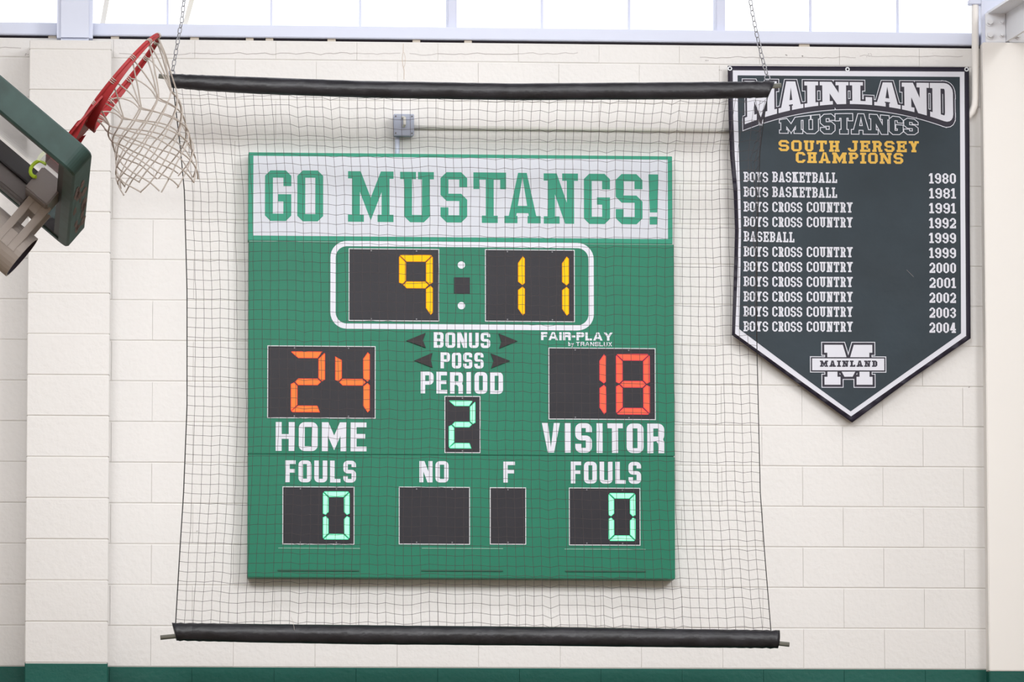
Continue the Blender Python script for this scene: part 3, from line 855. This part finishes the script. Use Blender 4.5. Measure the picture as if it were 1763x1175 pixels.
# MUSTANGS outline letters, arched head, flat foot
bu = pxbox(1342.5, 196, 1580, 229, BY-.01)
headf = parab(1342, 1580, 207, 196)
def warpU(p):
    x, z = p; X = 1342.5+(x-bu[0])/(bu[2]-bu[0])*237.5; f = (z-bu[1])/(bu[3]-bu[1]); zh = Z_(X, headf(X), BY-.01)
    return (x, bu[1]+(zh-bu[1])*f)
MU = by_extents((('M', 1342.5, 1381.4), ('U', 1380.8, 1411), ('S', 1413, 1437), ('T', 1438.4, 1467.6), ('A', 1466.2, 1498.4), ('N', 1497.4, 1530), ('G', 1531.4, 1554.2), ('S', 1556.5, 1580)),
                bu, (1342.5, 1580), 9, 7.2, 2.6, 6)
MU = [[[warpU(q) for q in subdiv(p, .02)] for p in l] for l in MU]
allp = [p for l in MU for p in l]
bflat('lettering', grown(allp, 1.4*px1), .003, MAT['ban_white'])
bflat('lettering', allp, .0038, MAT['ban_field'])
# M emblem with a name bar
def lp(X, Y): return (1380+X/9.79, 570+Y/9.79)
a = lp(388, 240); b = lp(1187, 908)
eb = pxbox(a[0], a[1], b[0], b[1], BY-.012)
g = G(eb[2]-eb[0], eb[3]-eb[1], 17.5*px1, 14*px1, 5.3*px1, 0, False); W_, H_ = g.W, g.H; t_ = g.tv
g.r(g.s, 0, g.s+t_, H_); g.r(W_-g.s-t_, 0, W_-g.s, H_)
vz = H_*.20
g.q((g.s, H_), (W_*.385, H_), (W_*.585, vz), (W_*.415, vz)); g.q((W_-g.s, H_), (W_*.615, H_), (W_*.415, vz), (W_*.585, vz))
g.slab(g.s, g.s+t_, H_, 1, 0); g.slab(W_-g.s-t_, W_-g.s, H_, 0, 1); g.slab(g.s, g.s+t_, 0); g.slab(W_-g.s-t_, W_-g.s, 0)
EM = [[(x+eb[0], z+eb[1]) for x, z in p] for p in g.p]
c0 = lp(145, 437); c1 = lp(1422, 700); cb = pxbox(c0[0], c0[1], c1[0], c1[1], BY-.012)
bar = [(cb[0], cb[1]), (cb[2], cb[1]), (cb[2], cb[3]), (cb[0], cb[3])]
bflat('emblem_outline', grown(EM, 5.2*px1)+[bar], .003, MAT['ban_white'])
bflat('emblem_surround', grown(EM, 3.9*px1)+[offset(bar, -1.5*px1)], .0037, MAT['ban_edge'])
bflat('emblem_letter', EM, .0044, MAT['ban_white'])
bflat('emblem_bar_edge', [offset(bar, -1.5*px1)], .005, MAT['ban_edge'])
bflat('emblem_bar', [offset(bar, -3.7*px1)], .0057, MAT['ban_white'])
q0 = lp(310, 508); q1 = lp(1270, 606)
bword('MAINLAND', (q0[0], q0[1], q1[0], q1[1]), MAT['ban_edge'], .0064, t=.32, th=.22, s=.14, c=.22, gap=.22, widths={'M': 1.5, 'I': .72, 'A': 1.2, 'N': 1.2})
sc_ = MB(); p0 = bsurf(*pxpoly([(1560, 466)])[0], .0034); p1 = bsurf(*pxpoly([(1572, 478)])[0], .0034)
sc_.tube([p0, p1], .0006, 4); sc_.build('scratch', MAT['crack'], ban)

# ================================================================== BOX AND CONDUITS ON THE WALL
jx = at(695, 215, -.08)
jb = empty('junction_box', (jx.x, 0, jx.z), label='grey square electrical junction box above the scoreboard', cat='junction box')
bx = pxbox(678.5, 197.5, 712, 232.5, -.08)
MB().bevbox(bx[0], bx[2], -.07, -.004, bx[1], bx[3], .004).build('body', MAT['box'], jb)
MB().bevbox(bx[0]-.003, bx[2]+.003, -.08, -.07, bx[1]-.003, bx[3]+.003, .003).build('cover', MAT['box'], jb)
for sx in (bx[0]+.008, bx[2]-.008):
    for sz in (bx[1]+.009, bx[3]-.009):
        MB().tube([(sx, -.08, sz), (sx, -.084, sz)], .004, 8).build('screw', MAT['greysteel'], jb)
tg = MB(); cc = at(695, 208, -.085)
tg.tube([(cc.x-.004, -.083, cc.z+.018), (cc.x+.003, -.10, cc.z+.014), (cc.x+.004, -.10, cc.z-.02), (cc.x, -.083, cc.z-.028)], .0075, 10)
tg.build('toggle', MAT['conduit'], jb)
c1_ = at(712, 218.5, -.03); c2_ = at(1262, 225, -.02)
cm = MB(); cm.tube([(c1_.x, -.0135, c1_.z), (c2_.x, -.0135, c1_.z)], .0105, 12)
cm.build('conduit', MAT['conduit'], label='cream painted conduit running from the junction box to the banner', cat='conduit', smooth=True)
cm = MB(); p = at(684, 236, -.025); cm.tube([(p.x, -.022, p.z+.012), (p.x, -.022, p.z-.14)], .0115, 12)
cm.build('conduit', MAT['steel_white'], label='short white conduit dropping from the junction box behind the scoreboard', cat='conduit', smooth=True)
cm = MB(); pp = [(1679, -40), (1679, 30), (1679, 100), (1678.5, 170), (1677.5, 182), (1673.5, 192), (1668, 199), (1662, 203)]
cm.tube([at(x, y, -.03) for x, y in pp], .0185, 14)
cm.build('conduit', MAT['column'], label='white vertical conduit bending behind the right edge of the banner', cat='conduit', smooth=True)
cl = MB(); p = at(1679, 4, -.04)
cl.bevbox(p.x-.035, p.x+.045, -.055, 0, p.z-.012, p.z+.012, .003); cl.tube([(p.x+.035, -.055, p.z), (p.x+.035, -.062, p.z)], .006, 6)
cl.build('pipe_clamp', MAT['steel_white'], label='small white pipe clamp on the vertical conduit at the top', cat='clamp')

# ================================================================== NET CURTAIN
NY = -.55
cur = empty('protective_net', at(820, 156, NY), label='black mesh safety net hung in front of the scoreboard between two pipes', cat='net')
def interp(tab, x):
    for (a, va), (b, vb) in zip(tab[:-1], tab[1:]):
        if x <= b: return va+(vb-va)*max(0, (x-a))/(b-a)
    return tab[-1][1]
TOPY = [(292, 143), (440, 148), (880, 158), (1200, 160), (1335, 157)]           # net start, hidden by the sleeve
BOTY = [(298, 1085), (440, 1087), (800, 1091), (1260, 1098), (1342, 1100)]
LE = [(140, 297), (250, 310), (330, 317.5), (500, 322), (700, 322), (850, 316), (960, 309), (1080, 302)]
RE = [(150, 1324), (200, 1316), (260, 1308.5), (400, 1304), (590, 1303), (700, 1305.5), (850, 1309), (960, 1317), (1095, 1328)]
NC, NR = 68, 56
coln = [random.gauss(0, 1) for _ in range(NC+1)]
for i in range(1, NC):
    if random.random() < .16: coln[i] += random.choice((1.6, 2.2, 2.8))
def netpt(i, j):
    u = i/NC; v = j/NR
    xg = 300+1025*u
    yt, yb = interp(TOPY, xg), interp(BOTY, xg)
    y = yt+(yb-yt)*v
    xl, xr = interp(LE, y), interp(RE, y)
    # folds gather the right hand top corner
    uu = u
    g_ = max(0, 1-abs(v-.12)/.35)
    if u > .9: uu = u-.012*g_*math.sin((u-.9)/.1*PI)
    x = xl+(xr-xl)*uu
    amp = 1.5+1.6*max(0, 1-v*5)+1.4*max(0, (v-.85)/.15)
    cn = coln[i]*amp*.8*(.6+.5*noise.noise(Vector((i*.6, j*.16, 3))))
    y += cn+2.6*noise.noise(Vector((i*.10, j*.08, 0)))+random.uniform(-.35, .35)
    x += 2.0*noise.noise(Vector((i*.13, j*.07, 9)))+1.2*noise.noise(Vector((i*.5, j*.35, 5)))+random.uniform(-.25, .25)
    Y = NY+.03*noise.noise(Vector((i*.12, j*.05, 7)))+(.03*math.sin(v*PI*9+u*6)*(1 if u > .93 else .15))
    if i == 0: x = interp(LE, y)
    if i == NC: x = interp(RE, y)
    return at(x, y, Y)
GR = [[netpt(i, j) for j in range(NR+1)] for i in range(NC+1)]
nm = MB()
for i in range(1, NC): nm.tube(GR[i], .00092, 4, caps=False)
for j in range(1, NR): nm.tube([GR[i][j] for i in range(NC+1)], .00092, 4, caps=False)
for i in range(1, NC):
    for j in range(1, NR):
        p = GR[i][j]; s = .0017
        nm.add([p+Vector(d)*s for d in ((1, 0, 0), (0, 0, 1), (-1, 0, 0), (0, 0, -1), (0, -1, 0))], [(0, 1, 4), (1, 2, 4), (2, 3, 4), (3, 0, 4)])
nm.build('netting', MAT['thread'], cur)
for i in (0, NC):
    mb = MB(); mb.tube(GR[i], .0026 if i == 0 else .0022, 6); mb.build('edge_rope', MAT['rope'], cur)
# loose tie tail seen at the left top and the folded panel at the right top
fm = MB()
for q, (dx, n_) in enumerate(((-4, 26), (-9, 26), (-14, 24))):
    pts = [at(interp(RE, 165+k*16.5)+dx*(1.0+.5*math.sin(k*.9+q))*max(.15, 1-k/26), 165+k*16.5+8, NY+.05+.02*q) for k in range(n_)]
    fm.tube(pts, .001, 4, caps=False)
for k in range(24):
    y = 172+k*16.5
    a = at(interp(RE, y), y-3, NY); b = at(interp(RE, y)-15*max(.15, 1-k/26), y+9, NY+.07); fm.tube([a, (a+b)/2+Vector((0, 0, -.004)), b], .001, 4, caps=False)
fm.build('folded_netting', MAT['thread'], cur)

def sleeve(name, top, bot, xa, xb, seed, skewL, skewR):
    """vinyl sleeve wrapped round a pipe, hanging in a soft teardrop with wrinkles towards the ends"""
    mb = MB(); N = 150; n = 20; base = []
    for i in range(N+1):
        u = i/N; px = xa+(xb-xa)*u; t = interp(top, px); b = interp(bot, px)
        c = at(px, (t+b)/2, NY); h = (b-t)/2/350
        for k in range(n):
            an = 2*PI*k/n; cx_, sz = math.cos(an), math.sin(an)
            endw = max(math.exp(-i/8), math.exp(-(N-i)/8))
            wr = 1+.05*noise.noise(Vector((u*40+seed, an*1.2, 0)))+endw*.16*math.sin(px*.35+an*3)
            skew = (skewL*math.exp(-i/5)+skewR*math.exp(-(N-i)/5))*(-sz)
            mb.v.append(Vector((c.x+skew, c.y+cx_*h*.85*wr, c.z+sz*h*(1 if sz > 0 else 1)*(1+(wr-1)*.45))))
    for i in range(N):
        for k in range(n):
            mb.f.append([i*n+k, i*n+(k+1) % n, (i+1)*n+(k+1) % n, (i+1)*n+k]); mb.mi.append(0)
    mb.f.append(list(range(n))); mb.mi.append(0); mb.f.append([N*n+k for k in range(n)][::-1]); mb.mi.append(0)
    return mb.build(name, MAT['vinyl'], cur, smooth=True)
TT = [(292, 127), (360, 129.5), (440, 132.5), (620, 139), (880, 143.5), (1200, 141), (1335, 139.5)]
TB = [(292, 151), (360, 157.5), (440, 162), (620, 168.5), (880, 173), (1200, 171.5), (1335, 168)]
s1 = sleeve('top_sleeve', TT, TB, 293, 1328, 1, 0, -.018)
BT = [(298, 1073), (440, 1075), (620, 1077), (880, 1079.5), (1260, 1084.5), (1342, 1086)]
BB = [(298, 1103.5), (440, 1107), (620, 1110), (880, 1112), (1260, 1116.3), (1342, 1117)]
s2 = sleeve('bottom_sleeve', BT, BB, 300, 1341, 5, .012, -.004)
for sl, (xa, ya, xb, yb), r in ((s1, (273, 131, 1345, 147), .012), (s2, (276, 1098.5, 1359, 1110.5), .0115)):
    a, b = at(xa, ya, NY), at(xb, yb, NY)
    # follow the sleeve
    pts = [a]
    tb = (TT, TB) if sl is s1 else (BT, BB)
    for k in range(1, 12):
        px = xa+(xb-xa)*k/12; pts.append(at(px, (interp(tb[0], px)+interp(tb[1], px))/2, NY))
    pts[0] = Vector((a.x, NY, a.z)); pts.append(b)
    mb = MB(); mb.tube(pts, r, 12); mb.build('pipe', MAT['pipe'], cur, smooth=True)
tl = MB(); tl.tube([at(501, 1063, NY), at(504, 1070, NY-.03), at(506, 1079, NY-.045), at(507, 1086, NY-.042)], .0009, 4); tl.build('loose_thread', MAT['cord'], cur)

# ------------------------------------------------------------------ chains
def chain(name, pts, label, link=.034, ring=None):
    P = [at(x, y, NY) for x, y in pts]
    ch = empty(name, P[0], label=label, cat='chain', group='chains holding the net pipe')
    segs = [(P[i], P[i+1]) for i in range(len(P)-1)]; L = sum((b-a).length for a, b in segs)
    n = int(L/(link*.80)); d = 0
    def along(s):
        for a, b in segs:
            l = (b-a).length
            if s <= l: return a+(b-a)*s/l, (b-a).normalized()
            s -= l
        a, b = segs[-1]; return b, (b-a).normalized()
    for k in range(n):
        c, t = along((k+.5)*link*.80)
        side = Vector((1, 0, 0)) if k % 2 else Vector((0, 1, 0)); side = (side-t*side.dot(t)).normalized()
        if k % 2 == 0: side = (side*.75+t.cross(side)*.65).normalized()
        hl, hw = link*.5-.003, .0078
        loop = []
        for q in range(14):
            a = 2*PI*q/14; ca, sa = math.cos(a), math.sin(a)
            loop.append(c+t*((hl-hw)*(1 if sa > 0 else -1)+hw*sa)+side*hw*ca)
        mb = MB(); mb.tube(loop, .0027, 5, closed=True); mb.build('link', MAT['galv'], ch, smooth=True)
    if ring:
        c = at(*ring, NY-.0); mb = MB()
        mb.tube([c+Vector((math.cos(a*PI/8)*.013, 0, math.sin(a*PI/8)*.013)) for a in range(16)], .003, 6, closed=True); mb.build('end_ring', MAT['galv'], ch, smooth=True)
chain('hanging_chain', [(297, 122), (302, 95), (308, 60), (313, 35), (320, -30)], 'pale chain holding the left end of the top net pipe', ring=(296, 125))
chain('hanging_chain', [(1320, 128), (1311, 95), (1302, 55), (1295, 20), (1287, -30)], 'grey chain holding the right end of the top net pipe, in front of the banner', ring=(1321, 134))

# ================================================================== BASKETBALL HOOP (folded up, seen from behind and below)
S = 450.0
def norm(v): v = Vector(v); return v.normalized()
uc = norm((-.762, .645, -.10)); nc = Vector((.645, .762, -.147)); nc = (nc-uc*nc.dot(uc)).normalized()
wc = nc.cross(uc)                                  # towards the camera
D = FPX/S
A = CAM + fwd*D + RIGHT*((160-WP/2)/S) + UP*((HP/2-263)/S)
fA = (A-CAM).normalized(); rA = (RIGHT-fA*RIGHT.dot(fA)).normalized(); uA = rA.cross(fA)
def camw(v): return rA*v[0]+uA*v[1]-fA*v[2]          # orientation of the folded hoop in the room
nW, uW, wW = camw(nc), camw(uc), camw(wc)
hoop = empty('basketball_hoop', A, label='folded up basketball hoop with red rim and green padded backboard at the top left', cat='basketball hoop')
hoop.rotation_euler = Matrix((nW, -wW, uW)).transposed().to_euler()
def hb(mb, name, m, parent=None, **k):
    me = mesh_obj(name, mb.v, mb.f, m, None, midx=mb.mi if any(mb.mi) else None, local=True, **k)
    me.parent = parent or hoop
    return me
BWID = 1.80
# pad: U profile along the near side, bottom and far side; local X = out of the face, Y = away from camera, Z = up the board
def pad_path(r=.05, top=1.3):
    pts = [(0, top)]
    for k in range(9):
        a = PI+PI/2*k/8; pts.append((r+r*math.cos(a), r+r*math.sin(a)))
    for k in range(9):
        a = 1.5*PI+PI/2*k/8; pts.append((BWID-r+r*math.cos(a), r+r*math.sin(a)))
    pts.append((BWID, top)); return pts
outer = pad_path(.055); TH = .05
inner = []
for k, (y, z) in enumerate(outer):
    iy = min(max(y, TH), BWID-TH); iz = max(z, TH) if z < 1.2 else z; inner.append((iy, iz))
mb = MB(); n = len(outer); xf, xb_ = 0, -.112
sec = [(xf, 0), (xf-.012, -.004), (xb_+.014, -.004), (xb_, .004)]
rows = []
for (oy, oz), (iy, iz) in zip(outer, inner):
    base = len(mb.v)
    dy, dz = (iy-oy), (iz-oz)
    for x, f in ((-.006, .0), (0, .16), (0, 1.0), (xb_, 1.0), (xb_, .14), (xb_+.008, 0)):
        mb.v.append(Vector((x, oy+dy*f, oz+dz*f)))
    rows.append(base)
for a, b in zip(rows[:-1], rows[1:]):
    for k in range(6):
        mb.f.append([a+k, a+(k+1) % 6, b+(k+1) % 6, b+k]); mb.mi.append(0)
mb.f.append([rows[0]+k for k in range(6)][::-1]); mb.f.append([rows[-1]+k for k in range(6)]); mb.mi += [0, 0]
hb(mb, 'edge_pad', MAT['pad'])
# scuffed patches on the bottom of the pad
mb = MB()
random.seed(3)
for q in range(16):
    cy, cx = random.uniform(.12, BWID-.12), random.uniform(-.085, -.02)
    ry, rx = random.uniform(.04, .16), random.uniform(.006, .018)
    mb.add([(cx+rx*math.cos(a*PI/6)*random.uniform(.7, 1.1), cy+ry*math.sin(a*PI/6), -.0012) for a in range(12)], [list(range(12))])
hb(mb, 'pad_scuff', MAT['padscuff'])
hb(MB().box(-.062, -.05, TH-.005, BWID-TH+.005, TH-.005, 1.3), 'backboard_glass', MAT['glass'])
hb(MB().box(-.105, -.062, TH, TH+.03, TH, 1.3).box(-.105, -.062, BWID-TH-.03, BWID-TH, TH, 1.3).box(-.105, -.062, TH+.03, BWID-TH-.03, TH, TH+.03), 'panel_frame', MAT['blacksteel'])
hb(MB().bevbox(-.14, -.075, .84, .96, .12, 1.3, .004), 'inner_channel', MAT['blacksteel'])
hb(MB().bevbox(-.215, -.142, .86, .94, .17, 1.3, .004).box(-.20, -.155, .855, .86, .17, 1.3), 'outer_channel', MAT['greysteel'])
mbx = hb(MB().bevbox(-.178, -.066, .70, .95, .07, .185, .006), 'mount_box', MAT['midsteel'])
hb(MB().bevbox(-.10, -.045, .74, .9, .05, .10, .006), 'mount_shadow', MAT['blacksteel'])  # black box standing in for the shadow beside the mount box
mb = MB(); mb.tube([(-.085+.038*math.cos(a), .70+.02*math.sin(a*1.0), .190+.03*math.sin(a)) for a in [PI*(-.1+1.25*k/10) for k in range(11)]], .0075, 8)
hb(mb, 'strap', MAT['yellow'], label='yellow green strap')
for yy in (.80, .98):
    mb = MB()
    mb.bevbox(-.39, -.16, yy, yy+.012, .060, .092, .002); mb.bevbox(-.39, -.16, yy, yy+.012, .128, .160, .002)
    mb.bevbox(-.39, -.32, yy, yy+.012, .092, .128, .002); mb.bevbox(-.22, -.16, yy, yy+.012, .092, .128, .002)
    hb(mb, 'slotted_plate', MAT['beige'])
# mast tube, open end
mb = MB(); R1, R2 = .098, .090; N = 32; cxm, cym = -.372, .9
for z, r in ((.03, R2), (.03, R1), (1.7, R1), (1.7, R2), (.33, R2)):
    for k in range(N): mb.v.append(Vector((cxm+r*math.cos(2*PI*k/N), cym+r*math.sin(2*PI*k/N), z)))
for a, b in ((0, 1), (1, 2), (2, 3), (4, 0)):
    mb.cur = 1 if (a, b) == (4, 0) else 0
    for k in range(N): mb.f.append([a*N+k, a*N+(k+1) % N, b*N+(k+1) % N, b*N+k]); mb.mi.append(mb.cur)
mb.f.append([4*N+k for k in range(N)]); mb.mi.append(1)
hb(mb, 'mast_tube', [MAT['beige'], MAT['tubein']], smooth=False)
# rim: ring, mounting plate, tapering skirt
RC = Vector((.43, .9, .20)); RR = .2286
mb = MB()
mb.tube([(RC.x+RR*math.cos(a*PI/32), RC.y+RR*math.sin(a*PI/32), RC.z) for a in range(64)], .0088, 10, closed=True)
rim = hb(mb, 'rim', MAT['red'], label='red rim')
mb = MB()
# plate from the board to the ring, with side wings
zt_, zb_ = RC.z-.006, RC.z-.014
pl_pts = [(0, RC.y-.10), (.14, RC.y-.20), (.30, RC.y-.20), (.25, RC.y-.155), (.215, RC.y-.10), (.198, RC.y), (.215, RC.y+.10), (.25, RC.y+.155), (.30, RC.y+.20), (.14, RC.y+.20), (0, RC.y+.10)]
n = len(pl_pts)
mb.add([(x, y, zt_) for x, y in pl_pts]+[(x, y, zb_) for x, y in pl_pts], [list(range(n)), list(range(n, 2*n))[::-1]]+[(i, n+i, n+(i+1) % n, (i+1) % n) for i in range(n)])
mb.bevbox(0, .02, RC.y-.11, RC.y+.11, RC.z-.07, RC.z+.02, .003)
hb(mb, 'rim_bracket', MAT['red'], rim)
mb = MB(); K = 80; base = []
for k in range(K+1):
    a = PI-math.radians(165)+math.radians(330)*k/K          # opens at the far tip
    d = abs(a-PI)/math.radians(165)
    h = .012+.050*max(0, 1-d)**1.9
    for rr in (RR-.004, RR+.004):
        for z in (RC.z, RC.z-h):
            mb.v.append(Vector((RC.x+rr*math.cos(a), RC.y+rr*math.sin(a), z)))
for k in range(K):
    a, b = 4*k, 4*k+4
    for i, j in ((0, 1), (1, 3), (3, 2), (2, 0)): mb.f.append([a+i, a+j, b+j, b+i]); mb.mi.append(0)
hb(mb, 'rim_skirt', MAT['red'], rim)
for sgn in (-1, 1):
    mb = MB(); y = RC.y+sgn*.105
    mb.add([(0, y, RC.z), (.16, y+sgn*.09, RC.z), (.20, y+sgn*.1, RC.z-.02), (0, y, RC.z-.06)]+[(0, y+.006, RC.z), (.16, y+sgn*.09+.006, RC.z), (.20, y+sgn*.1+.006, RC.z-.02), (0, y+.006, RC.z-.06)],
           [(0, 1, 2, 3), (7, 6, 5, 4), (0, 4, 5, 1), (1, 5, 6, 2), (2, 6, 7, 3), (3, 7, 4, 0)])
    hb(mb, 'rim_brace', MAT['red'], rim)
# net of the hoop
inv = Matrix((nW, -wW, uW))                        # world direction to local
down = inv @ Vector((0, 0, -1)); ex = (inv @ Vector((1, 0, .16))).normalized(); ey = (inv @ Vector((0, 1, .32))).normalized()
def px_local(px, py, base_depth):
    """local position of an image point at camera distance base_depth"""
    W_ = CAM + (fwd*FPX + RIGHT*(px-WP/2) + UP*(HP/2-py))*(base_depth/FPX)
    return inv @ (W_-A)
RCw = A + nW*RC.x - wW*RC.y + uW*RC.z
dep = (RCw-CAM).dot(fwd)
E1 = px_local(274, 318, dep)                       # centre of the net's mouth
P0 = RC; P1 = RC+Vector((0, 0, -.14)); P2 = E1
def ctr(s): return P0*(1-s)**2+P1*2*s*(1-s)+P2*s*s
def rad(s): return .226*(1-s)**1+ .158*s - .045*math.sin(PI*min(1, s*1.1))*.8
def npt(th, s):
    c = ctr(s); r = rad(s); k = s**.8
    e1 = (Vector((1, 0, 0))*(1-k)+ex*k).normalized(); e2 = (Vector((0, 1, 0))*(1-k)+ey*k).normalized()
    p = c+(e1*math.cos(th)+e2*math.sin(th)*(1 if s < .1 else 1))*r
    wob = .010*s
    p += Vector((noise.noise(Vector((th*1.5, s*5, 1))), noise.noise(Vector((th*1.5, s*5, 4))), noise.noise(Vector((th*1.5, s*5, 8)))))*wob*1.6
    return p
mb = MB(); NT = 12
def twist(s):
    return (PI/NT)*(1.0*min(1, s/.42)+10.0*max(0, s-.42)/.58)
for k in range(NT):
    for sg in (-1, 1):
        th0 = 2*PI*(k+.5)/NT
        pts = [npt(th0+sg*twist(s), s) for s in [q/34 for q in range(35)]]
        mb.tube(pts, .0029, 6)
pts = [npt(2*PI*q/72, 1.0)+down*(.012*math.sin(q/72*2*PI*12)) for q in range(72)]
hb(mb, 'hoop_net', MAT['cord'], label='off-white cord net')
mb = MB()
for k in range(NT):
    th0 = 2*PI*(k+.5)/NT
    for dlt in (-.035, 0, .035):
        c = npt(th0+dlt, 0.0); t = Vector((-math.sin(th0), math.cos(th0), 0)); rdir = Vector((math.cos(th0), math.sin(th0), 0))
        c = Vector((RC.x, RC.y, RC.z))+Vector((math.cos(th0+dlt), math.sin(th0+dlt), 0))*RR
        mb.tube([c+rdir*.0115*math.cos(a*PI/5)+Vector((0, 0, 1))*.0115*math.sin(a*PI/5)-Vector((0, 0, .003)) for a in range(10)], .0019, 5, closed=True)
hb(mb, 'net_tie', MAT['cord'], rim)
print('visible blocks', nblk)
